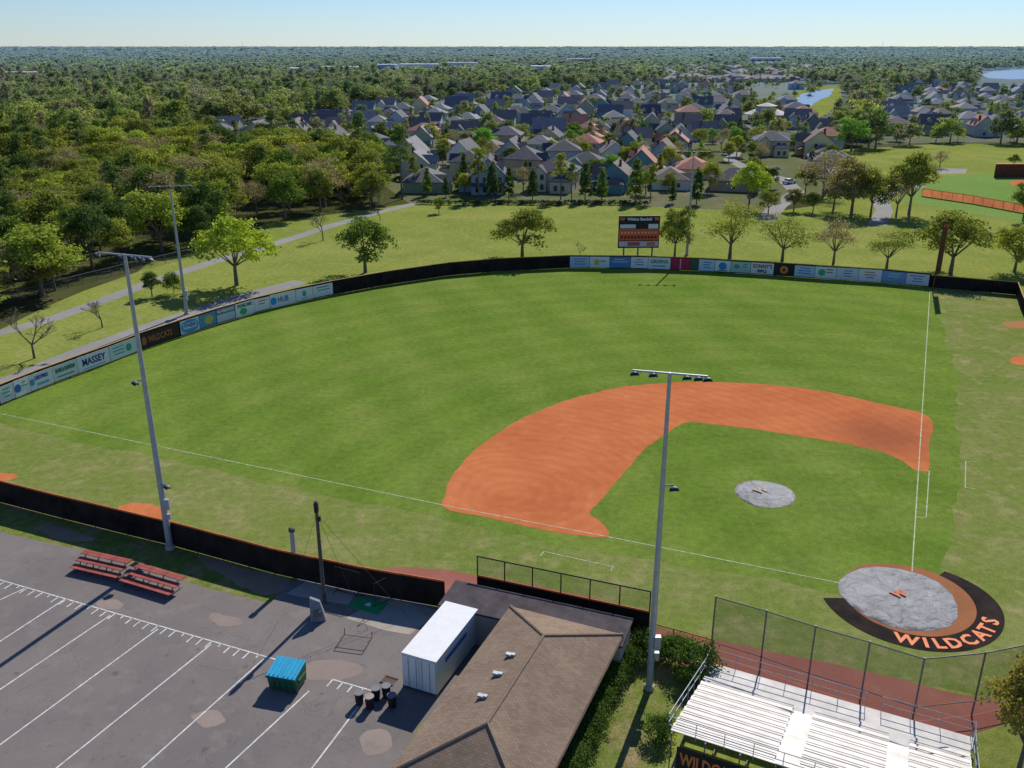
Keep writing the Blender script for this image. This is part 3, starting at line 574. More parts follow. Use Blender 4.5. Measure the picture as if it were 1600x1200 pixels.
def make_house(kind):
    W=MB();Rf=MB();nd=[]
    if kind==0:
        w,d,h=11.5,9.5,5.0; W.box((0,0,h/2),(w,d,h)); gable_wall(W,-w/2,w/2,-d/2,d/2,h,3.6,'x'); gable_roof(Rf,-w/2,w/2,-d/2,d/2,h,3.6,'x')
        W.box((-2,-d/2-1.2,h/2),(4.4,2.4,h)); gable_wall(W,-4.2,.2,-d/2-2.4,0,h,2.2,'y'); gable_roof(Rf,-4.2,.2,-d/2-2.4,-.8,h,2.2,'y',.35)
        W.box((w/2+2.2,.8,1.4),(4.4,6,2.8)); hip_roof(Rf,w/2,w/2+4.4,-2.2,3.8,2.8,1.5,.35)
        Rf.hexa([(.3,-d/2-2.2,2.45),(w/2,-d/2-2.2,2.45),(w/2,-d/2,3.1),(.3,-d/2,3.1),(.3,-d/2-2.2,2.6),(w/2,-d/2-2.2,2.6),(w/2,-d/2,3.25),(.3,-d/2,3.25)])
        fy=[(-2,-d/2-2.4,h),(2.7,-d/2,h)]
    elif kind==1:
        w,d,h=12,11,5.1; W.box((0,0,h/2),(w,d,h)); hip_roof(Rf,-w/2,w/2,-d/2,d/2,h,3.2)
        W.box((3,-d/2-1.5,1.5),(5,3,3)); hip_roof(Rf,.5,5.5,-d/2-3,-d/2+.01,3,1.2,.3)
        W.box((-3,-d/2-.7,h/2),(4,1.4,h)); gable_wall(W,-5,-1,-d/2-1.4,-d/2+1,h,1.7,'y'); gable_roof(Rf,-5,-1,-d/2-1.4,-d/2+1.4,h,1.7,'y',.35)
        fy=[(-3,-d/2-1.4,h),(3,-d/2-3,h)]
    elif kind==2:
        w,d,h=9,13,5.0; W.box((0,0,h/2),(w,d,h)); gable_wall(W,-w/2,w/2,-d/2,d/2,h,4.2,'y'); gable_roof(Rf,-w/2,w/2,-d/2,d/2,h,4.2,'y')
        for yy in (-3,2.4):
            W.box((w/2-1.6,yy,h+.9),(2.,2.,2.2)); gable_wall(W,w/2-2.6,w/2-.6,yy-1,yy+1,h+2,.7,'x'); gable_roof(Rf,w/2-3.2,w/2-.6,yy-1,yy+1,h+2,.7,'x',.2,.1)
        W.box((-w/2-1.8,2,1.4),(3.6,7,2.8)); gable_wall(W,-w/2-3.6,-w/2,-1.5,5.5,2.8,1.2,'y'); gable_roof(Rf,-w/2-3.6,-w/2,-1.5,5.5,2.8,1.2,'y',.3)
        Rf.hexa([(-w/2,-d/2-2,2.4),(w/2,-d/2-2,2.4),(w/2,-d/2,3.0),(-w/2,-d/2,3.0),(-w/2,-d/2-2,2.55),(w/2,-d/2-2,2.55),(w/2,-d/2,3.15),(-w/2,-d/2,3.15)])
        fy=[(-2,-d/2,h),(2,-d/2,h)]
    else:
        w,d,h=14.5,11,3.0; W.box((0,0,h/2),(w,d,h)); hip_roof(Rf,-w/2,w/2,-d/2,d/2,h,3.2)
        W.box((-3.6,-d/2-1.3,h/2),(5,2.6,h)); gable_wall(W,-6.1,-1.1,-d/2-2.6,0,h,1.7,'y'); gable_roof(Rf,-6.1,-1.1,-d/2-2.6,-1.6,h,1.7,'y',.35)
        fy=[(-3.6,-d/2-2.6,h),(3.2,-d/2,h)]
    subs=[]
    if kind in (0,2): c=MB(); c.box((w*.2,d*.18,h+3.3),(.9,.7,2.2)); subs=[('chimney',c.mesh('chimney',M['wood']),[])]
    nd.append(('wall',W.mesh('house_wall',M['wall']),[])); nd.append(('roof',Rf.mesh('house_roof',M['roof']),subs))
    wins=[]
    for zz in ([1.35,3.9] if h>4 else [1.6]):
        for x,y,_ in fy:
            if kind==1 and y<-d/2-2 and zz>3: y=-d/2
            for dx in (-.95,.95): wins.append(win(x+dx,y,zz,1.0,1.4,0))
        wins.append(win(w/2 if zz>3 or kind!=0 else w/2+4.4,-1.2 if kind!=2 else -4.5,zz,1.,1.4,3)); wins.append(win(-w/2,-2.5 if kind!=2 else -4,zz,1.,1.4,2)); wins.append(win(0,d/2,zz,1.2,1.4,1))
    dr=MB(); dr.box((.65 if kind!=2 else 0,-d/2-.03,1.08),(1.,.08,2.1)); ddr=[('door',dr.mesh('door',M['col']),[])]
    return nd,wins,ddr
HOUSES=[make_house(k) for k in range(4)]
WALLC=[('cream',(.62,.56,.42)),('white',(.70,.70,.67)),('pale blue',(.33,.43,.50)),('teal',(.15,.29,.31)),('tan',(.46,.36,.25)),('light grey',(.45,.46,.46)),('pale yellow',(.60,.53,.30)),('sage green',(.31,.37,.25))]
ROOFC=[('charcoal',(.085,.087,.10)),('dark grey',(.125,.125,.135)),('brown',(.18,.14,.12)),('grey',(.22,.22,.23)),('terracotta',(.42,.17,.115))]
rows=[(296,[(618,1120),(1180,1280)]),(276,[(612,1110),(1175,1290)]),(259,[(600,1110),(1170,1295)]),(244,[(440,1120),(1175,1290)]),(231,[(420,1130),(1190,1290)]),(220,[(320,1290)]),(210,[(330,1290),(1370,1640)]),(200,[(490,1285),(1365,1640)]),(191,[(510,1275),(1365,1640)]),(183,[(540,1225),(1365,1640)]),(175,[(575,1225),(1370,1640)]),(167,[(640,1225),(1375,1640)]),(160,[(700,1225),(1385,1640)]),(153,[(780,1225),(1395,1640)]),(146,[(850,1235),(1405,1640)]),(139,[(940,1235),(1415,1510)])]
hh=random.Random(11); nh=0; STREETW=[P(1195,345),P(1215,322),P(1245,300),P(1225,280),P(1165,262),P(1140,250),P(1150,238),P(1175,222),P(1200,205)]
def segd(a,b,q):
    d=b-a; t=max(0,min(1,(q-a).dot(d)/d.dot(d))); return (a+d*t-q).length
HP=[]
for ri,(py,rngs) in enumerate(rows):
    Yr=P(800,py).y
    for bi,(xa,xb) in enumerate(rngs):
        X=P(xa,py).x; Xe=P(xb,py).x; oi=0
        while X<Xe and oi<30:
            sp=hh.uniform(15.5,19.5) if ri<8 else hh.uniform(18,25)
            x=X+sp/2; y=Yr+hh.uniform(-4,4)+(4 if ri>2 else 1.5)*math.sin(x*.02); X+=sp
            q=Vector((x,y,0))
            if min(segd(STREETW[i],STREETW[i+1],q) for i in range(len(STREETW)-1))<12: continue
            ppx,ppy=proj(x,y)
            if ri>=6 and 1165<ppx<1225 and ppy<200: continue
            kd=hh.choice([0,1,2,0,1,2,3] if bi==0 else [0,1,2,3]); wn,wc=hh.choice(WALLC); red=.33 if 860<ppx<1300 and ri<9 else .06
            rn,rc=ROOFC[4] if hh.random()<red else hh.choice(ROOFC[:4])
            side='' if bi==0 else ', right block'
            lab='%s %s house, %s roof, %s from left in %s row%s'%(wn,'one storey' if kd==3 else 'two storey',rn,ORD[oi],ORD[ri],side)
            t=thing('house',lab,'house',(x,y,0),R(hh.choice([0,90,180,270,0,180]))+R(-8+hh.uniform(-8,8)),'suburban houses beyond the park')
            nd,wn_,dd=HOUSES[kd]; s=hh.uniform(.9,1.05); t.scale=(s,s,s); HP.append((x,y))
            nodes=nd+(wn_+dd if ri<4 else wn_[:8] if ri<8 else [])
            if ri>=4: nodes=[(a,b,(c if ri<7 else [])) for a,b,c in nodes]
            inst(nodes,t,{'wall':wc,'roof':rc,'door':hh.choice([(.3,.05,.04),(.7,.7,.7),(.05,.1,.2)])}); oi+=1; nh+=1
for ri,(py,xa,xb) in enumerate([(128,1050,1240),(121,1045,1400),(115,1060,1420),(109,1080,1400)]):
    x=xa; oi=0
    while x<xb:
        p=P(x,py+hh.uniform(-1.5,1.5)); t=thing('house','tiny distant house with reddish brown roof, %s from the left in the %s far row'%(ORD[oi%30],ORD[ri]),'house',p,hh.uniform(-.5,.5),'distant houses near the horizon',(1.5,1.3,1.15))
        inst([(a,b,[]) for a,b,c in HOUSES[hh.choice([1,3])][0]],t,{'wall':(.42,.35,.29),'roof':hh.choice([(.33,.16,.12),(.28,.17,.14),(.20,.16,.16)])}); x+=hh.uniform(14,22); oi+=1
k=0
for _ in range(2500):
    if k>=130: break
    Y=hh.uniform(245,430); X=hh.uniform(-.3,.38)*Y; px,py=proj(X,Y)
    if not inpoly(px,py,SUB): continue
    if min((X-a)**2+(Y-b)**2 for a,b in HP)<49: continue
    c=hh.choice([G_OL,G_DK,G_BR,G_YG,G_MD,(.22,.38,.08)]); cn={G_OL:'olive',G_DK:'dark green',G_BR:'brown',G_YG:'yellow green',G_MD:'mid green'}.get(c,'spring green'); kd='thin' if c==G_BR else hh.choice(['oak','oak','oak','cone'])
    zone='left' if px<700 else 'middle' if px<950 else 'right'; dep='nearest' if Y<300 else 'second' if Y<360 else 'third'
    kn={'oak':'round tree','cone':'conical tree','pine':'slender tree','thin':'sparse tree'}[kd]
    tree(kd,(X,Y),hh.uniform(5,8.8),'%s %s between houses in the %s part of the %s block'%(cn,kn,zone,dep),c,'%s %ss between houses, %s part, %s block'%(cn,kn,zone,dep)); k+=1
for i,(bx,by,bw,c) in enumerate(BLD):
    p=P(bx,by); wd=bw/F*p.y; t=thing('commercial_building',['long cream flat roofed building far behind the woodland','small blue sided building right of the long cream one','long white flat roofed building far off above the woods','pale flat building right of the long white one','long low building with reddish roof at the far left','small grey flat building left of the long cream one','small grey building among far trees above the estate','far brown roofed building close below the horizon','far grey building above the distant estate'][i],'building',p)
    mb=MB(); mb.box((0,0,4),(wd,35,8)); mb.build('wall',M['col'],t,color=c); mb=MB(); mb.box((0,0,8.25),(wd+1,36,.5)); mb.box((wd*.2,0,9.1),(4,4,1.2)); mb.build('roof',M['col'],t,color=(.72,.73,.75) if i!=4 else (.55,.38,.33))
    for j in range(5):
        mb=MB(); mb.box((-wd*.4+wd*.2*j,-17.55,2.4),(wd*.1,.2,2.6)); mb.build('window',M['glass'],t)
p=P(1196,192); t=thing('clubhouse','round pale roofed pavilion among trees in front of the pond','pavilion',p)
mb=MB(); mb.lathe([(9,0),(9,4.2)],12); mb.build('wall',M['wall'],t,color=(.6,.5,.4)); mb=MB(); mb.lathe([(11.5,4.2),(11.5,4.6),(5,7.2),(4.5,7.3)],12); mb.lathe([(4.2,7.3),(4.2,8.6)],12); mb.lathe([(5.5,8.6),(.3,10.2)],12); mb.build('roof',M['roof'],t,color=(.55,.50,.44))
for j in range(7):
    a=R(200+j*20); mb=MB(); mb.box((9.05*math.cos(a),9.05*math.sin(a),2.2),(.15,1.8,2.2),rz=a); mb.build('window',M['glass'],t)
for x,h,l in ((380,60,'thin radio mast on the horizon at the left'),(291,45,'short radio mast on the horizon left of the taller mast'),(1378,60,'thin radio mast on the horizon at the right')):
    p=P(x,79); t=thing('radio_mast',l,'mast',p); mb=MB(); mb.tube((0,0,0),(0,0,h),1.2,.5,4); mb.build('mast_pole',M['galvd'],t); mb=MB(); mb.box((0,0,h*.8),(3,3,2)); mb.build('antenna',M['galvd'],t)
# ---------------------------------------------------------------- cars
def car_nodes():
    b=MB()
    prof=[(-2.2,.35),(-2.25,.75),(-2.1,.98),(-1.2,1.0),(.85,.98),(2.0,.85),(2.22,.6),(2.2,.35)]
    n=len(prof); vs=[(x,-.88,z) for x,z in prof]+[(x,.88,z) for x,z in prof]
    b.add(vs,[tuple(range(n)),tuple(range(2*n-1,n-1,-1))]+[(i,n+i,n+(i+1)%n,(i+1)%n) for i in range(n)])
    c=MB(); c.hexa([(-1.7,-.82,.99),(1.0,-.82,.99),(1.0,.82,.99),(-1.7,.82,.99),(-1.2,-.66,1.45),(.25,-.66,1.45),(.25,.66,1.45),(-1.2,.66,1.45)])
    rf=MB(); rf.box((-.48,0,1.47),(1.4,1.3,.05)); out=[('body',b.mesh('car_body',M['col']),[]),('cabin_glass',c.mesh('car_glass',M['glass']),[]),('roof_panel',rf.mesh('car_roof',M['col']),[])]
    for x in (-1.4,1.4):
        for y in (-.85,.85):
            w=MB(); w.tube((x,y-.1,.33),(x,y+.1,.33),.33,n=12); r_=MB(); r_.tube((x,y-.11,.33),(x,y+.11,.33),.18,n=8); out.append(('wheel',w.mesh('wheel',M['black']),[('rim',r_.mesh('rim',M['galv']),[])]))
    return out
CN=car_nodes()
CL={1133:'white car parked lowest on the street between the houses',1140:'blue car parked on the street behind the lowest white car',1148:'silver car parked on the street behind the blue car',1160:'black car parked highest up the street',1233:'white car parked where the street meets the lawn',1110:'silver car parked beside the front house row',1392:'grey car on the path by the second ball field'}
for x,y,c,rz in [(1133,243,(.75,.75,.75),60),(1140,239,(.05,.15,.35),60),(1148,234,(.7,.7,.72),62),(1160,228,(.03,.03,.03),60),(1233,287,(.7,.7,.7),35),(1110,268,(.5,.5,.5),5),(1392,298,(.6,.6,.6),20)]:
    t=thing('parked_car',CL[x],'car',P(x,y,0),R(rz),'cars parked near the houses')
    inst(CN,t,{'body':c,'roof_panel':c})
# ---------------------------------------------------------------- fences
def fence(px_pts,label,h,scr,capm,step=3.,name='outfield_fence',screen=True):
    w=[P(*p) for p in px_pts]; t=thing(name,label,'fence',w[0])
    q=[w[0]]; 
    for a,b in zip(w,w[1:]):
        n=max(1,round((b-a).length/step)); q+=[a.lerp(b,i/n) for i in range(1,n+1)]
    s=MB();c=MB(); u=Vector((0,0,1)); rr=random.Random(4)
    for a,b in zip(q,q[1:]):
        d=(b-a).normalized(); nn=Vector((-d.y,d.x,0))*.02
        if screen==True: s.hexa([a-nn+u*.05,b-nn+u*.05,b+nn+u*.05,a+nn+u*.05,a-nn+u*h,b-nn+u*h,b+nn+u*h,a+nn+u*h])
        else: s.add([a+u*.05,b+u*.05,b+u*h,a+u*h],[(0,1,2,3)])
        c.tube(a+u*(h+.05+rr.uniform(-.02,.02)),b+u*(h+.05+rr.uniform(-.02,.02)),.075 if screen else .04,n=6)
    s.build('windscreen' if screen else 'chain_link',scr,t,True); c.build('top_rail',capm,t,True)
    for p in q[:99]:
        m=MB(); m.tube(p,p+u*(h+.04),.045,n=6); m.build('post',M['black'] if screen else M['galvd'],t,True)
    return t,q
fence(OUT,'long curved outfield fence with black screen and amber top rail',2.35,M['screen'],M['yellowcap'])
fence(RF,'black screened fence along the right field side with amber rail',2.1,M['screen'],M['yellowcap'],name='side_fence')
fence(TB,'black screened fence with orange top rail beside the parking lot',2.2,M['screen'],M['orange'],name='side_fence')
fence([(1440,306),(1520,318),(1600,333),(1700,352)],'orange screened fence around the second ball field',1.9,clothmat('orange_mesh_screen',(.70,.23,.10)),M['orange'],name='far_fence',screen='cloth')
fence([(0,478),(60,462),(130,443),(215,422),(300,402)],'thin chain link fence between woodland and footpath',1.6,M['net'],M['galvd'],name='chain_link_fence',screen=False)
p=P(1553,277); t=thing('outfield_wall','dark wall with brown coping behind the second ball field','wall',p); mb=MB(); mb.box((14,0,1.9),(28,.4,3.8)); mb.build('wall_panel',M['brown'],t); mb=MB(); mb.box((14,0,4.),(28.2,.6,.35)); mb.build('coping',M['orange'],t)
def ybase(x,T=OUT): return float(np.interp(x,[a for a,_ in T],[b for _,b in T]))
bn_=random.Random(21)
def banner(x0,x1,bg,label,txt=None,tcol=(.05,.1,.3),shapes=(),tsize=None,group=None,h=1.95):
    a=P(x0+.3,ybase(x0+.3)); b=P(x1-.3,ybase(x1-.3)); d=b-a; L=d.length; ang=math.atan2(d.y,d.x); nrm=Vector((d.y,-d.x,0)).normalized()
    mid=(a+b)/2+nrm*.16; t=thing('banner',label,'banner',mid,ang+bn_.uniform(-.006,.006),group or 'advertising banners on the outfield fence')
    h+=bn_.uniform(-.08,.14); mb=MB(); mb.box((0,0,1.2),(L,.03,h)); mb.build('panel',M['col'],t,color=bg)
    for kd,cx,cz,w,hh_,c in shapes:
        m=MB()
        if kd=='r': m.box((cx*L/2,-.03,1.2+cz),(w*L,.02,hh_))
        else:
            n=18; m.add([(cx*L/2+w*math.cos(i*2*math.pi/n),-.035,1.2+cz+hh_*math.sin(i*2*math.pi/n)) for i in range(n)],[tuple(range(n))])
        m.build('printed_shape',M['col'],t,color=c)
    if txt:
        for j,(s,cz,sz,wd,c) in enumerate(txt if isinstance(txt,list) else [(txt,0,tsize or 1.2,.8,tcol)]): textobj('lettering',s,sz,M['col'],t,(0,-.055-.002*j,1.2+cz),(R(90),0,0),c,width=L*wd,bold=.02)
W_=(.74,.73,.70); B_=(.05,.14,.40); GR=(.04,.3,.12); K_=(.03,.03,.03); O_=(.8,.22,.05)
def lines(c,n=3,w=.6,cx=0): return [('r',cx+bn_.uniform(-.08,.08),.55-.45*i,w*bn_.uniform(.6,1.1),.13,c) for i in range(n)]
banner(-60,-2,W_,'pale banner cut off at the left edge',shapes=lines(B_))
banner(0,24,(.62,.64,.62),'leftmost full banner, pale with green printed bars',shapes=lines(GR))
banner(24,48,W_,'white banner with blue disc, second from the left edge',shapes=[('c',-.6,0,.45,.5,B_)]+lines(GR,2,.4,.3))
banner(48,84,W_,'white banner with small navy block lettering and a ring',[('CERTIFIED',.35,.62,.6,(.05,.1,.3))],shapes=[('c',-.82,0,.35,.4,(.1,.3,.5)),('r',.1,-.45,.5,.3,(.2,.4,.5))])
banner(84,122,(.66,.68,.63),'white banner with bold dark green lettering left of the large navy name',[('DAVIS & DAWSON',.25,.75,.8,(.02,.18,.12))],shapes=[('r',0,-.5,.7,.16,(.1,.3,.25))])
banner(122,172,W_,'white banner with large navy slanted lettering',[('MASSEY',.05,1.25,.72,(.02,.05,.22))],shapes=[('r',0,-.75,.7,.12,(.3,.4,.5))])
banner(172,214,(.62,.67,.63),'pale banner with green emblem left of the black banner',shapes=[('c',.4,0,.5,.5,(.08,.35,.2))]+lines((.08,.3,.3),3,.4,-.3))
banner(220,280,(.045,.035,.03),'black banner with orange team lettering on the left outfield fence',[('WILDCATS',0,1.2,.62,(.50,.17,.06))],shapes=[('c',-.82,0,.4,.6,(.35,.13,.06))])
banner(282,312,(.48,.56,.62),'pale blue banner with a white panel and navy letters',[('FNBB',.1,.8,.6,(.02,.15,.4))],shapes=[('c',0,0,1.6,.92,(.08,.3,.55)),('r',0,.08,.68,.8,(.62,.66,.66))])
banner(312,338,(.10,.30,.42),'teal blue banner with a yellow disc',shapes=[('c',.1,0,.8,.65,(.55,.45,.1))])
banner(338,368,(.16,.22,.3),'dark blue grey banner with white top lettering',[('Go WILDCATS!',.65,.5,.85,(.85,.85,.85))],shapes=[('r',0,-.35,.94,1.1,(.5,.55,.58)),('c',-.4,-.35,.35,.45,(.15,.3,.4)),('c',.35,-.35,.35,.4,(.1,.4,.5))])
banner(368,398,W_,'white banner with green leaf emblem and dark lettering',[('TONG INC',.55,.7,.8,(.03,.12,.08))],shapes=[('c',-.2,-.3,.7,.5,(.05,.42,.14))])
banner(398,422,W_,'white banner with thin red printed bars',shapes=lines((.5,.08,.06),2,.5))
banner(422,462,W_,'white banner with blue ring and three blue letters',[('HUB',0,1.2,.42,(.03,.2,.36))],shapes=[('c',-.74,0,.55,.6,(.03,.3,.55))])
banner(462,489,W_,'white banner with small green emblem right of the blue ring banner',shapes=[('c',0,.1,.35,.5,(.06,.4,.25)),('r',0,-.65,.4,.12,(.3,.4,.4))])
banner(489,520,W_,'last white banner before the plain black stretch of fence',shapes=lines((.1,.16,.2),2,.8))
RB=[(890,921,(.42,.54,.64),'B'),(921,952,W_,'yellow'),(952,985,(.10,.24,.44),'W'),(985,1012,W_,'blue'),(1012,1047,W_,'GREENS'),(1047,1078,(.45,.03,.08),'mag'),(1078,1091,(.05,.12,.08),'grn'),(1091,1116,(.50,.62,.66),'lb'),(1116,1141,W_,'ring'),(1141,1172,(.42,.58,.46),'green'),(1172,1208,W_,'SONNY'),(1208,1240,K_,'team'),(1240,1272,(.48,.58,.64),'bl'),(1272,1305,W_,'disc'),(1305,1340,(.60,.64,.66),'b2'),(1340,1376,W_,'b3'),(1376,1414,(.20,.34,.52),'b4'),(1414,1450,(.58,.64,.66),'b5')]
for i,(x0,x1,bg,k) in enumerate(RB):
    nm={'B':'light blue banner at the left end of the right field banners','yellow':'white banner with yellow square, second in the right field banners','W':'navy banner with white bars left of the scoreboard','blue':'white banner with blue bars below the scoreboard','GREENS':'white banner with green lettering below the scoreboard','mag':'crimson banner left of the far light pole','grn':'narrow dark green banner right of the crimson one','lb':'light blue banner right of the narrow green one','ring':'white banner with blue ring in right field','green':'pale green banner left of the red lettered one','SONNY':'white banner with dark red lettering in right field','team':'black banner with orange emblem in right field','bl':'light blue banner right of the black emblem banner','disc':'white banner with green disc in right field','b2':'pale banner with dark bars right of the green disc banner','b3':'white banner with red bars near the foul pole','b4':'deep blue banner near the foul pole','b5':'last pale banner touching the foul pole'}[k]
    tx=None; sh=lines((.62,.66,.68),2,.7) if k in ('W','b4') else lines(B_,3,.6) if k in ('B','blue','bl','b5','lb') else lines((.4,.1,.06),3,.5) if k=='b3' else lines((.1,.12,.2),3,.5) if k=='b2' else []
    if k=='yellow': sh=[('r',-.3,0,.25,1.,(.65,.5,.06)),('r',.35,.2,.3,.2,(.1,.2,.3))]
    if k=='GREENS': tx=[('GREENS',.3,.9,.8,(.02,.25,.12))]; sh=[('r',0,-.5,.6,.2,(.1,.3,.3))]
    if k=='mag': sh=[('r',0,0,.04,1.95,(.7,.6,.6))]
    if k=='ring': sh=[('c',0,0,.7,.7,(.05,.25,.5)),('r',0,-.8,.6,.12,K_)]
    if k=='green': sh=[('c',-.4,.1,.5,.4,(.08,.35,.2))]+lines(B_,2,.3,.4)
    if k=='SONNY': tx=[("SONNY'S",.35,.95,.85,(.35,.04,.03)),('BBQ',-.5,.7,.4,(.05,.05,.05))]
    if k=='team': sh=[('c',0,0,.7,.7,O_),('r',0,0,.12,.5,K_)]
    if k=='disc': sh=[('c',-.35,0,.6,.6,(.08,.4,.15))]+lines(K_,2,.35,.35)
    banner(x0,x1,bg,nm,tx,shapes=sh)
# scoreboard
p=P(996,407); zt=HT(996,407,337); zb=HT(996,407,387); wd=64/F*(p.y*K+12); t=thing('scoreboard','black and red scoreboard on posts behind the outfield fence','scoreboard',p,R(2))
mb=MB(); mb.box((0,0,(zt+zb)/2),(wd,.5,zt-zb)); mb.build('board',M['black'],t)
H_=zt-zb
mb=MB(); mb.box((0,-.27,zb+H_*.42),(wd*.98,.05,H_*.36)); mb.build('score_panel',M['col'],t,color=(.72,.13,.05))
for cx,cz,w,h,c in [(-.28,.68,.38,.12,(.65,.65,.65)),(.34,.68,.24,.14,(.7,.7,.7)),(0,.13,.96,.17,(.62,.58,.52)),(-.12,.13,.3,.12,(.5,.12,.08)),(.3,.13,.2,.12,(.6,.25,.12))]:
    mb=MB(); mb.box((cx*wd,-.28-.004*(cz<.2)*(w<.5),zb+H_*cz),(w*wd,.05,H_*h)); mb.build('sponsor_panel',M['col'],t,color=c)
for r_ in range(2):
    for j in range(11):
        mb=MB(); mb.box((-.42*wd+j*wd*.083,-.31,zb+H_*(.34+.14*r_)),(wd*.05,.04,H_*.07)); mb.build('digit_window',M['col'],t,color=(.80,.40,.22) if r_ else (.12,.03,.03))
textobj('lettering','Wildcat Baseball',.75,M['col'],t,(0,-.3,zb+H_*.9),(R(90),0,0),(.8,.8,.8),width=wd*.6,bold=.02)
for sx in (-.42,.42): textobj('emblem','W',.9,M['letter'],t,(sx*wd,-.3,zb+H_*.9),(R(90),0,0),bold=.04)
for sx in (-.35,0,.35): mb=MB(); mb.box((sx*wd,.1,(zb+.2)/2),(.25,.25,zb+.3)); mb.build('post',M['galvd'],t)
p=P(1457,455); zt=HT(1457,455,345); t=thing('foul_pole','tall dark brown foul pole panel at the right field corner','foul pole',p,R(10))
mb=MB(); mb.tube((0,0,0),(0,0,zt),.10,.08,10); mb.build('pole',M['brown'],t); mb=MB(); mb.box((.45,0,zt*.62),(.75,.06,zt*.74)); mb.build('screen_panel',M['brown'],t)
textobj('emblem','W',.9,M['letter'],t,(.45,-.05,zt*.93),(R(90),0,0))
for sx in (.06,.84): mb=MB(); mb.box((sx,0,zt*.62),(.05,.08,zt*.74)); mb.build('frame',simple('dull_orange_frame',(.45,.17,.07),.7),t)
# ---------------------------------------------------------------- light poles
def flood(parent,loc,yaw,big=1.):
    L=[(.10,0),(.22,.05),(.29,.13),(.33,.22)]
    m=MB(); m.lathe([(r*big,z*big) for r,z in L],12)
    mt=Matrix.Translation(loc)@Matrix.Rotation(yaw,4,'Z')@Matrix.Rotation(R(142),4,'X')
    m.v=[tuple(mt@Vector(v)) for v in m.v]; o=m.build('floodlight',M['galvd'],parent,smooth=True)
    l=MB(); l.lathe([(.29*big,.225*big),(.29*big,.245*big)],12); l.v=[tuple(mt@Vector(v)) for v in l.v]; l.build('lens',M['glass'],o)
    v=MB(); v.lathe([(.34*big,.22*big),(.34*big,.4*big)],12); v.v=[tuple(mt@Vector(x)) for x in v.v]; v.f=v.f[:7]; v.m=v.m[:7]; v.build('visor',M['black'],o)
def light_pole(x,y,yt,label,half,armang,yaw,r0=.3,low=(),n=5,offs=None,big=1.):
    p=P(x,y); h=HT(x,y,yt); t=thing('light_pole',label,'light pole',p,0,'floodlight poles around the ball field')
    m=MB(); m.tube((0,0,-.1),(0,0,h),r0,r0*.45,14); m.build('pole',M['galv'],t,smooth=False)
    m=MB(); m.lathe([(r0*1.4,0),(r0*1.4,.25),(r0*1.2,.3)],14); m.build('base_collar',M['concpole'],t)
    d=Vector((math.cos(armang),math.sin(armang),0)); m=MB(); m.box((0,0,h-.05),(half*2,.1,.1),rz=armang); m.build('crossarm',M['galv'],t)
    for o in (offs or [(-1+2*i/(n-1)) for i in range(n)]): flood(t,d*half*o+Vector((0,0,h-.12)),yaw,big)
    for frac,dx in low:
        z=h*frac; m=MB(); m.tube((0,0,z),(dx,-.1,z+.05),.05,n=6); m.build('bracket',M['galv'],t); flood(t,Vector((dx,-.12,z)),yaw,.85)
    for z,s in ((h*.17,(.4,.32,.9)),(h*.125,(.3,.25,.45))):
        m=MB(); m.box((r0+.08,-.12,z),s); m.build('junction_box',M['galv'],t)
light_pole(1014,1076,582,'nearest tall steel light pole between the dugout and the stand',2.05,R(-14),R(0),.23,((.675,.65),),4,(-.95,-.45,.45,.75,1.),.75)
light_pole(266,857,397,'tall steel light pole at the fence corner beside the parking lot',2.4,R(-20),R(-60),.27,((.6,-.5),(.24,.7)),5,(-1,-.1,.35,.65,1),.85)
light_pole(292,491,290,'light pole on the lawn behind the left outfield fence',2.9,R(12),R(0),.27,((.15,-.4),),5,None,.9)
light_pole(1073,399,236,'light pole behind the outfield fence right of the scoreboard',2.9,R(-4),R(0),.27,(),5,None,.9)
p=P(592,318); t=thing('street_lamp','thin lamp post at the end of the upper footpath','street lamp',p); h=HT(592,318,250); m=MB(); m.tube((0,0,0),(0,0,h),.12,.08,8); m.build('pole',M['galv'],t); m=MB(); m.box((.5,0,h),(1.2,.35,.15)); m.build('lamp_head',M['galvd'],t)
p=P(507,942); h=HT(507,942,783); t=thing('utility_pole','dark wooden utility pole beside the grey block','utility pole',p); m=MB(); m.tube((0,0,0),(0,0,h),.16,.11,10); m.build('pole',simple('creosoted_wood',(.10,.09,.075),.9,var=.3),t)
m=MB(); m.box((0,0,h-.5),(.28,.28,.7)); m.box((.1,0,h-1.4),(.3,.2,.35)); m.build('cap_fitting',M['black'],t)
for q in (P(640,968),P(575,985),P(463,905,2)):
    m=MB(); m.tube(Vector((0,0,h-1)),q-p,.012,n=4); m.build('guy_wire',M['black'],t)
p=P(463,902); h=HT(463,902,830); t=thing('concrete_post','short thick concrete post with meter boxes by the fence','post',p); m=MB(); m.tube((0,0,0),(0,0,h),.2,.18,10); m.build('post_shaft',M['concpole'],t); m=MB(); m.lathe([(.25,h),(.25,h+.25),(.15,h+.32)],10); m.build('cap',M['wood'],t)
for z in (1.2,1.9): m=MB(); m.box((.25,-.1,z),(.4,.25,.5)); m.build('meter_box',M['galvd'],t)
p=P(499,968); t=thing('grey_block','leaning grey concrete block with rounded top at the utility pole foot','block',p,R(10)); m=MB(); m.hexa([(-.6,-.35,0),(.5,-.35,0),(.5,.35,0),(-.6,.35,0),(-.55,-.1,1.9),(.15,-.1,1.5),(.15,.25,1.5),(-.55,.25,1.9)]); o=m.build('block_body',simple('grey_render',(.22,.23,.25),.8),t); bv=o.modifiers.new('b','BEVEL'); bv.width=.08; bv.segments=2
m=MB(); m.box((-.05,-.34,.7),(.5,.06,.5),rx=R(8)); m.build('access_plate',M['galvd'],t)
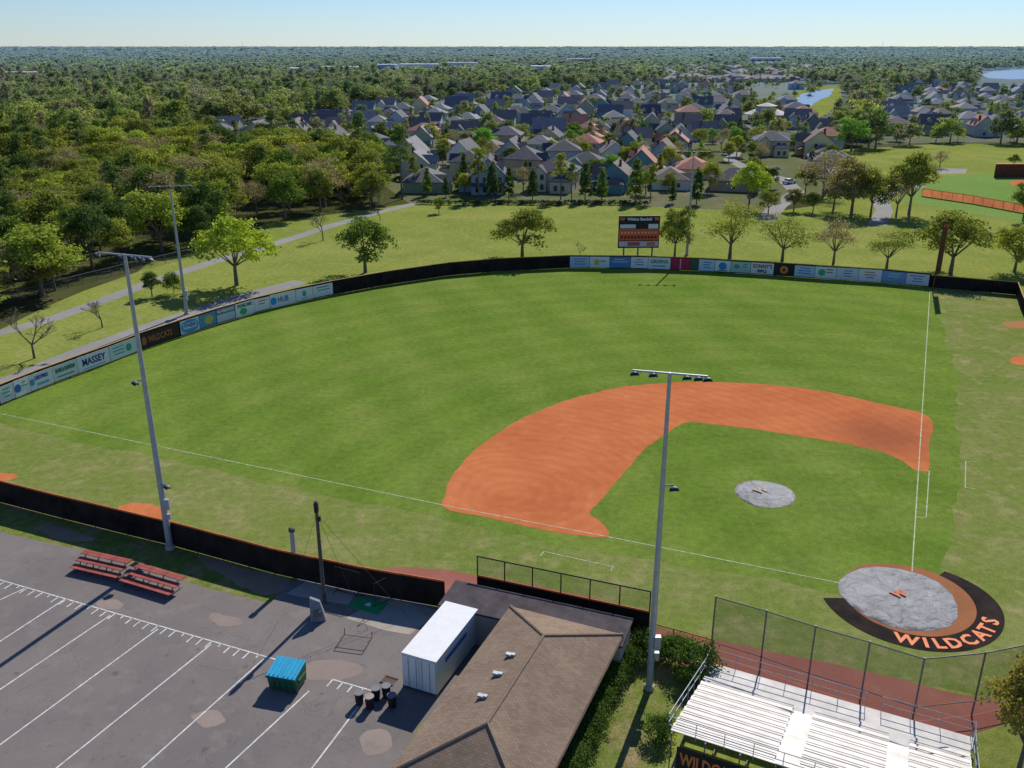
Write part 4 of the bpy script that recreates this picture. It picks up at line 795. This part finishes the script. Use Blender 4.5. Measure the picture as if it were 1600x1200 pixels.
# ---------------------------------------------------------------- red benches
def redbench(pa,pb,label):
    a=P(*pa);b=P(*pb); d=b-a; L=d.length; t=thing('spectator_bench',label,'bleacher',(a+b)/2,math.atan2(d.y,d.x),'red plank bleachers on the parking lot')
    for i in range(3):
        z=.45+.28*i; y=i*.62
        m=MB(); m.box((0,y,z),(L,.30,.05)); m.build('seat',M['red'],t)
        if i: m=MB(); m.box((0,y-.33,z-.26),(L,.26,.04)); m.build('footboard',M['red'],t)
    m=MB(); m.box((0,1.24+.32,1.0),(L,.26,.05)); m.build('seat',M['red'],t)
    for k in range(4):
        x=-L*.42+k*L*.28; m=MB()
        for i in range(3): m.tube((x,i*.62,0),(x,i*.62,.43+.28*i),.03,n=6)
        m.tube((x,-.25,.04),(x,1.6,.04),.03,n=6); m.tube((x,-.1,.1),(x,1.5,.95),.03,n=6); m.build('frame_leg',M['galvd'],t)
redbench((112,893),(186,910),'left red plank bleacher at the parking lot edge'); redbench((188,913),(268,937),'right red plank bleacher at the parking lot edge')
p=P(450,1071); t=thing('dumpster','green steel dumpster with bright blue lid on the parking lot','dumpster',p,R(-14))
m=MB(); m.hexa([(-.95,-.6,.15),(.95,-.6,.15),(.95,.7,.15),(-.95,.7,.15),(-1.,-.75,1.15),(1.,-.75,1.15),(1.,.75,1.4),(-1.,.75,1.4)])
for x in (-.6,-.2,.2,.6): m.box((x,-.7,.65),(.06,.08,.95))
m.box((0,-.78,1.12),(2.08,.1,.1)); m.build('body',M['dgreen'],t)
for s in (-1,1):
    m=MB(); m.hexa([(s*.5-.49,-.82,1.2),(s*.5+.49,-.82,1.2),(s*.5+.49,.8,1.46),(s*.5-.49,.8,1.46),(s*.5-.49,-.82,1.25),(s*.5+.49,-.82,1.25),(s*.5+.49,.8,1.53),(s*.5-.49,.8,1.53)])
    for k in range(3): m.box((s*.5-.3+.3*k,0,1.42),(.08,1.45,.05),rx=R(9.5))
    m.build('lid',M['tealid'],t); m=MB(); m.box((s*1.06,0,.85),(.12,.9,.2)); m.build('fork_pocket',M['dgreen'],t)
for x in (-.8,.8):
    for y in (-.5,.55): m=MB(); m.tube((x-.04,y,.09),(x+.04,y,.09),.09,n=10); m.build('wheel',M['black'],t)
for i,(x,y,l) in enumerate([(562,1100,'leftmost black trash barrel of the cluster by the container'),(578,1106,'front trash barrel with pale top in the cluster'),(588,1093,'middle black trash barrel behind the pale topped one'),(604,1089,'back black trash barrel of the cluster'),(613,1104,'right hand black trash barrel near the building')]):
    t=thing('trash_barrel',l,'trash can',P(x,y),0,'black trash barrels by the container')
    m=MB(); m.lathe([(.22,0),(.25,.3),(.26,.32),(.26,.36),(.27,.6),(.28,.85)],16); m.build('drum',M['black'],t,smooth=False); m=MB(); m.lathe([(.30,.84),(.31,.88),(.30,.90),(.24,.90)],16); m.build('rim',M['galvd'] if i!=1 else M['conc'],t)
p=P(608,1064); t=thing('floor_grate','rusty rectangular drain grate on the asphalt behind the trash barrels','grate',p,RZ); m=MB()
for k in range(7): m.box((-.4+.133*k,0,.05),(.05,.6,.04))
m.build('bars',M['rust'],t); m=MB(); 
for y in (-.33,.33): m.box((0,y,.05),(.95,.06,.06))
m.build('frame',M['rust'],t)
# container
p=P(631,1073); q=p+AX*1.2+AY*3.0; t=thing('storage_container','white steel storage container beside the brown roofed building','container',q,RZ)
m=MB(); m.box((0,0,1.35),(2.4,6.0,2.4)); 
for sx in (-1,1):
    for y in (-2.95,2.95): m.box((sx*1.19,y,1.35),(.08,.1,2.42))
m.build('shell',M['white'],t); m=MB(); m.box((0,0,2.6),(2.46,6.06,.12)); m.build('roof_panel',M['white'],t)
for sx in (-1,1):
    m=MB(); m.box((sx*.58,-3.03,1.35),(1.12,.06,2.3)); o=m.build('door',M['white'],t)
    for xx in (.2,.75): m=MB(); m.tube((sx*xx,-3.09,.25),(sx*xx,-3.09,2.45),.018,n=6); m.build('lock_rod',M['galv'],o)
for x in (-1.15,1.15):
    for y in (-2.95,2.95): m=MB(); m.box((x,y,.09),(.2,.2,.18)); m.build('foot',M['galvd'],t)
m=MB(); m.box((1.23,-.3,1.9),(.03,3.0,.3)); m.build('printed_stripe',simple('blue_print',(.1,.15,.35),.6),t)
p=P(575,946); t=thing('turf_mat','green turf mat behind the side fence','mat',p,RZ); m=MB(); m.box((0,0,.04),(2.5,1.5,.05)); m.build('mat',M['matgreen'],t); m=MB(); m.add([(-.22,-.15,.07),(.22,-.15,.07),(.22,.1,.07),(0,.3,.07),(-.22,.1,.07)],[(0,1,2,3,4)]); m.build('home_plate',M['white'],t)
NET2=netmat('fine_netting',(.1,.1,.1),.07)
def screenframe(px,py,w,h,rz,lean,label):
    t=thing('net_screen',label,'net screen',P(px,py),rz,'netting screens beside the green mat'); t.rotation_euler=(lean,0,rz)
    m=MB()
    for a,b in (((-w/2,0,0),(-w/2,0,h)),((w/2,0,0),(w/2,0,h)),((-w/2,0,h),(w/2,0,h)),((-w/2,0,.05),(w/2,0,.05)),((-w/2,-.5,.03),(-w/2,.5,.03)),((w/2,-.5,.03),(w/2,.5,.03))): m.tube(a,b,.025,n=6)
    m.build('frame',M['black'],t); m=MB(); m.add([(-w/2,0,.05),(w/2,0,.05),(w/2,0,h),(-w/2,0,h)],[(0,1,2,3)]); m.build('netting',NET2,t)
screenframe(603,940,2.0,2.0,RZ+R(70),0,'black framed net screen standing right of the green mat'); screenframe(560,994,2.0,1.7,RZ+.2,R(84),'black framed net screen lying flat on the asphalt')
screenframe(545,928,2.2,2.1,RZ,0,'black framed net screen close to the side fence')
# ---------------------------------------------------------------- brown building
p0=P(797,948,2.8); q=Vector((p0.x,p0.y,0)); W8=7.9; LB=16.2
ctr=q+AX*(W8/2)-AY*(LB/2); t=thing('clubroom_building','low building with brown shingle hip roof at the bottom centre','building',ctr,RZ)
m=MB(); m.box((0,0,1.35),(W8-1.2,LB-1.2,2.7)); m.build('wall',simple('tan_block_wall',(.35,.28,.2),.85),t)
m=MB(); hip_roof(m,-W8/2,W8/2,-LB/2,LB/2,2.7,1.45,0.); rf=m.build('roof',M['shingle'],t)
m=MB(); hx=W8/2; hy=LB/2; zt=2.85+1.45
for a,b in (((-hx,-hy,2.86),(0,-hy+hx,zt)),((hx,-hy,2.86),(0,-hy+hx,zt)),((-hx,hy,2.86),(0,hy-hx,zt)),((hx,hy,2.86),(0,hy-hx,zt)),((0,-hy+hx,zt),(0,hy-hx,zt))): m.tube(a,b,.10,n=6)
m.build('ridge_cap',simple('brown_ridge',(.22,.16,.115),.9),rf)
m=MB()
for a,b in (((-hx,-hy),(hx,-hy)),((hx,-hy),(hx,hy)),((hx,hy),(-hx,hy)),((-hx,hy),(-hx,-hy))): m.tube((a[0],a[1],2.72),(b[0],b[1],2.72),.07,n=6)
m.build('gutter',M['wood'],t)
for yy in (hy-6.,hy-7.9,hy-10):
    m=MB(); x=-1.35; z=2.85+1.45*(1-1.35/hx)+.06; m.box((x,yy,z+.05),(.55,.26,.14)); m.box((x+.2,yy,z+.13),(.22,.2,.1)); m.build('roof_vent',M['galv'],t)
for y in (-5,-1,3):
    for sx in (-1,1):
        m=MB(); m.box((sx*(W8/2-.57),y,1.4),(.08,1.6,1.1)); o=m.build('window',M['trim'],t); m=MB(); m.box((sx*(W8/2-.53),y,1.4),(.06,1.4,.9)); m.build('pane',M['glass'],o)
m=MB(); m.box((-(W8/2-.57),6,1.05),(.08,1.,2.1)); m.build('door',M['galvd'],t)
# dugout
a=P(712,907,2.7); b=P(990,967,2.7); dl=(b-a).xy.length; dd=Vector((b.x-a.x,b.y-a.y,0)).normalized(); dn=Vector((-dd.y,dd.x,0)); da=math.atan2(dd.y,dd.x)
c=Vector(((a.x+b.x)/2,(a.y+b.y)/2,0))-dn*1.5; t=thing('dugout','long dugout with flat dark roof behind the brown roofed building','dugout',c,da)
m=MB(); m.hexa([(-dl/2,-1.5,2.45),(dl/2,-1.5,2.45),(dl/2,1.5,2.6),(-dl/2,1.5,2.6),(-dl/2,-1.5,2.6),(dl/2,-1.5,2.6),(dl/2,1.5,2.75),(-dl/2,1.5,2.75)]); rf=m.build('roof',simple('dark_roof_felt',(.085,.07,.075),.9,var=.3,scale=1,spec=.1),t)
for k in (-.25,.02,.27): m=MB(); m.box((dl*k,0,2.68),(.04,3.0,.03),rx=R(2.9)); m.build('roof_seam',M['wood'],rf)
m=MB(); m.box((0,-1.35,1.2),(dl-.3,.15,2.4)); m.box((-dl/2+.2,0,1.2),(.15,2.6,2.4)); m.box((dl/2-.2,0,1.2),(.15,2.6,2.4)); m.build('wall',M['conc'],t)
m=MB(); m.box((0,-.9,.45),(dl-1,.4,.08)); m.build('bench',M['wood'],t)
for k in range(5): m=MB(); m.box((-dl/2+.3+k*(dl-.6)/4,1.35,1.25),(.14,.14,2.5)); m.build('post',M['black'],t)
fl=12.6; c2=c+dn*(1.5+1.5)+dd*.9; t=thing('dugout_screen_fence','black post and mesh fence with orange strip in front of the dugout','fence',c2,da)
m=MB(); m.box((0,0,1.35),(fl,.08,2.1)); m.build('windscreen',M['screen'],t); m=MB(); m.tube((-fl/2,0,2.45),(fl/2,0,2.45),.07,n=6); m.build('orange_rail',M['orange'],t)
m=MB(); m.add([(-fl/2,0,2.5),(fl/2,0,2.5),(fl/2,0,4.0),(-fl/2,0,4.0)],[(0,1,2,3)]); m.build('chain_link',M['net'],t); m=MB(); m.tube((-fl/2,0,4.05),(fl/2,0,4.05),.05,n=6); m.build('top_rail',M['black'],t)
for k in range(7): m=MB(); m.tube((-fl/2+k*fl/6,0,0),(-fl/2+k*fl/6,0,4.1),.05,n=6); m.build('post',M['black'],t)
fence([(992,990),(1112,1024)],'low chain link fence with orange rail between dugout and backstop',1.2,M['net'],M['orange'],name='chain_link_fence',screen=False)
# backstop
BS=[P(1110,1024),P(1187,1048),P(1261,1074),P(1343,1100),P(1425,1128),P(1518,1118),P(1600,1100),P(1680,1080)]
t=thing('backstop_fence','tall chain link backstop fence behind home plate','backstop',BS[0]); hb_=4.6; up=Vector((0,0,1)); m=MB(); r_=MB(); r2_=MB()
for a,b in zip(BS,BS[1:]): m.add([a+up*.05,b+up*.05,b+up*hb_,a+up*hb_],[(0,1,2,3)]); r_.tube(a+up*hb_,b+up*hb_,.04,n=6); r2_.tube(a+up*1.1,b+up*1.1,.03,n=6)
m.build('chain_link',netmat('backstop_mesh',(.10,.115,.10),.33),t,True); r_.build('top_rail',M['galvd'],t,True); r2_.build('lower_rail',M['galvd'],t,True)
for q in BS: m=MB(); m.tube(q,q+up*(hb_+.1),.055,n=8); m.build('post',M['galvd'],t,True)
# stand
fL=P(1106,1045,.9); org=Vector((fL.x,fL.y,0)); t=thing('grandstand','white aluminium spectator stand with rows of planks at the bottom right','grandstand',org,R(-26.0))
LS=15.2; NR=11; rd=.80
for i in range(NR):
    z=.75+.22*i; y=-.5-rd*i
    m=MB(); m.box((LS/2,y+.14,z),(LS,.60,.05)); m.build('footboard',M['alu'],t)
    if i>0:
        for x0,x1 in ((0.1,5.6),(6.8,10.9),(12.0,LS-.1)) :
            m=MB(); m.box(((x0+x1)/2,y-.22,z+.38),(x1-x0,.30,.05)); m.build('seat',M['alu'],t)
        for x0 in (6.2,11.45): m=MB(); m.box((x0,y-.15,z+.15),(1.0,.3,.05)); m.build('aisle_step',M['alu'],t)
m=MB(); m.box((LS/2,.35,.72),(LS+.4,1.1,.05)); m.build('walkway',M['alu'],t)
for k in range(9):
    x=.1+k*(LS-.2)/8; m=MB(); m.tube((x,-.3,.3),(x,-rd*NR,.53+.22*NR),.04,n=6); m.tube((x,0,.05),(x,-rd*NR,.05),.04,n=6)
    for i in (0,3,6,11): m.tube((x,-rd*i-.05,0),(x,-rd*i-.05,.55+.22*i),.04,n=6)
    m.build('support_frame',M['galvd'],t)
def rail(pts,hh_,name='railing'):
    m=MB()
    for a,b in zip(pts,pts[1:]):
        a=Vector(a);b=Vector(b)
        for k in (1.,.5): m.tube(a+up*hh_*k,b+up*hh_*k,.025,n=6)
        n=max(1,round((b-a).length/1.5))
        for i in range(n+1): q=a.lerp(b,i/n); m.tube(q,q+up*hh_,.022,n=6)
    m.build(name,M['galv'],t)
rail([(0,.9,.75),(LS*.62,.9,.75)],1.05); rail([(LS*.68,.9,.75),(LS,.9,.75)],1.05)
zb=.75+.22*(NR-1); yb=-.5-rd*(NR-1)-.4
rail([(-.1,.9,.75),(-.1,-.3,.75),(-.1,yb,zb+.1)],1.15); rail([(LS+.1,.9,.75),(LS+.1,-.3,.75),(LS+.1,yb,zb+.1)],1.15); rail([(-.1,yb,zb),(LS+.1,yb,zb)],1.1)
m=MB(); m.box((2.4,yb-.1,1.55),(3.8,.05,1.5)); m.build('back_banner',M['black'],t)
textobj('lettering','WILDCATS',1.1,M['letter'],t,(2.4,yb-.14,1.55),(R(90),0,0),bold=.03,width=3.4)
m=MB(); m.tube((-1.2,.9,0),(-.1,.9,.75),.04,n=6); m.box((-.6,.9,.35),(.9,.9,.05)); m.build('entry_step',M['alu'],t)
# ---------------------------------------------------------------- tarps, ring
def tarp(name,label,c,r,dome,sd,ex=1.,fold=.07):
    t=thing(name,label,'tarp',(c.x,c.y,0)); rs=random.Random(sd); nr=18; na=96; vs=[(0,0,dome+.06)]; fs=[]
    ph=[rs.uniform(0,6.28) for _ in range(4)]
    for i in range(1,nr+1):
        for j in range(na):
            a=2*math.pi*j/na; rr=r*i/nr*(1+.02*math.sin(3*a+ph[0])+.012*math.sin(5*a+ph[1])+(.008*math.sin(17*a+ph[2]) if i==nr else 0))
            z=dome*max(0,1-(i/nr)**1.5)+.04+fold*(i/nr)*abs(math.sin(6*a+ph[3]+1.2*math.sin(i*.7)))*(.5+.5*math.sin(2*a+ph[0]))+.015*abs(math.sin(3*a+i*.9+ph[2]))
            vs.append((rr*math.cos(a)*ex,rr*math.sin(a),z if i<nr else .03))
    for j in range(na): fs.append((0,1+j,1+(j+1)%na))
    for i in range(nr-1):
        for j in range(na): k=(j+1)%na; fs.append((1+i*na+j,1+(i+1)*na+j,1+(i+1)*na+k,1+i*na+k))
    m=MB(); m.add(vs,fs); m.build('sheet',M['tarp'],t,smooth=True); return t
t=tarp('mound_tarp','round grey tarp over the pitching mound with faded emblem',MND,2.66,.26,1,fold=.04)
textobj('emblem','W',1.2,simple('faded_tan_print',(.42,.34,.26),.8),t,(-.3,.1,.36),(0,0,R(20)),bold=.06)
t=tarp('home_plate_tarp','large crumpled grey tarp over home plate',Vector((28.65,56.55,0)),4.1,.10,2,fold=.10)
textobj('emblem','W',1.0,simple('faded_orange_print',(.55,.16,.08),.8),t,(.1,.1,.22),(0,0,R(15)),bold=.07)
m=MB(); vs=[];n=80
for i in range(n+1):
    a=R(180+(400-180)*i/n); ri=4.62+.12*math.sin(a*2); ro=6.32-(.75*max(0,(i-60)/20)**1.5)
    vs+=[(ri*math.cos(a),ri*math.sin(a),0.028),(ro*math.cos(a),ro*math.sin(a),0.028)]
m.add(vs,[(2*i,2*i+1,2*i+3,2*i+2) for i in range(n)])
t=thing('turf_surround','black crescent of turf around home plate with orange team lettering','turf surround',HOME); m.build('crescent',M['screen'],t)
for i,ch in enumerate('WILDCATS'):
    a=R([246,259,268,279,292,305,316,328][i]); ra=5.48; textobj('letter',ch,1.5,M['letter'],t,(ra*math.cos(a),ra*math.sin(a),.045),(0,0,a+R(90)),bold=.05)
textflush()
# ---------------------------------------------------------------- light, sky, camera
EL=R(38); AZ=math.atan2(.93,.375)
sd=Vector((math.cos(AZ)*math.cos(EL),math.sin(AZ)*math.cos(EL),math.sin(EL)))
l=bpy.data.lights.new('sun','SUN'); l.energy=5.; l.angle=R(.5); l.color=(1,.95,.87); so=bpy.data.objects.new('sun',l); COL.objects.link(so); so.rotation_euler=sd.to_track_quat('Z','Y').to_euler()
w=bpy.data.worlds.new('World'); SC.world=w; w.use_nodes=True; nt=w.node_tree; bg=nt.nodes['Background']; sk=nt.nodes.new('ShaderNodeTexSky'); sk.sky_type='NISHITA'; sk.sun_disc=False
sk.sun_elevation=EL; sk.sun_rotation=math.pi/2-AZ; sk.air_density=1.; sk.dust_density=0.; sk.ozone_density=3.
tn=mix_n(nt,1.,sk.outputs[0],(.50,.62,.86),'MULTIPLY'); nt.links.new(tn,bg.inputs[0]); bg.inputs[1].default_value=.125
SC.view_settings.view_transform='Standard'; SC.view_settings.look='None'; SC.view_settings.exposure=0
cam=bpy.data.cameras.new('camera'); cam.sensor_width=36; cam.lens=36*F/1600; cam.clip_end=40000; cam.clip_start=.5
co=bpy.data.objects.new('camera',cam); COL.objects.link(co); co.location=(0,0,HC); co.rotation_euler=(math.pi/2-TH,0,0); SC.camera=co
print('houses',nh,'near canopy',len(nearc),'far',len(farc))
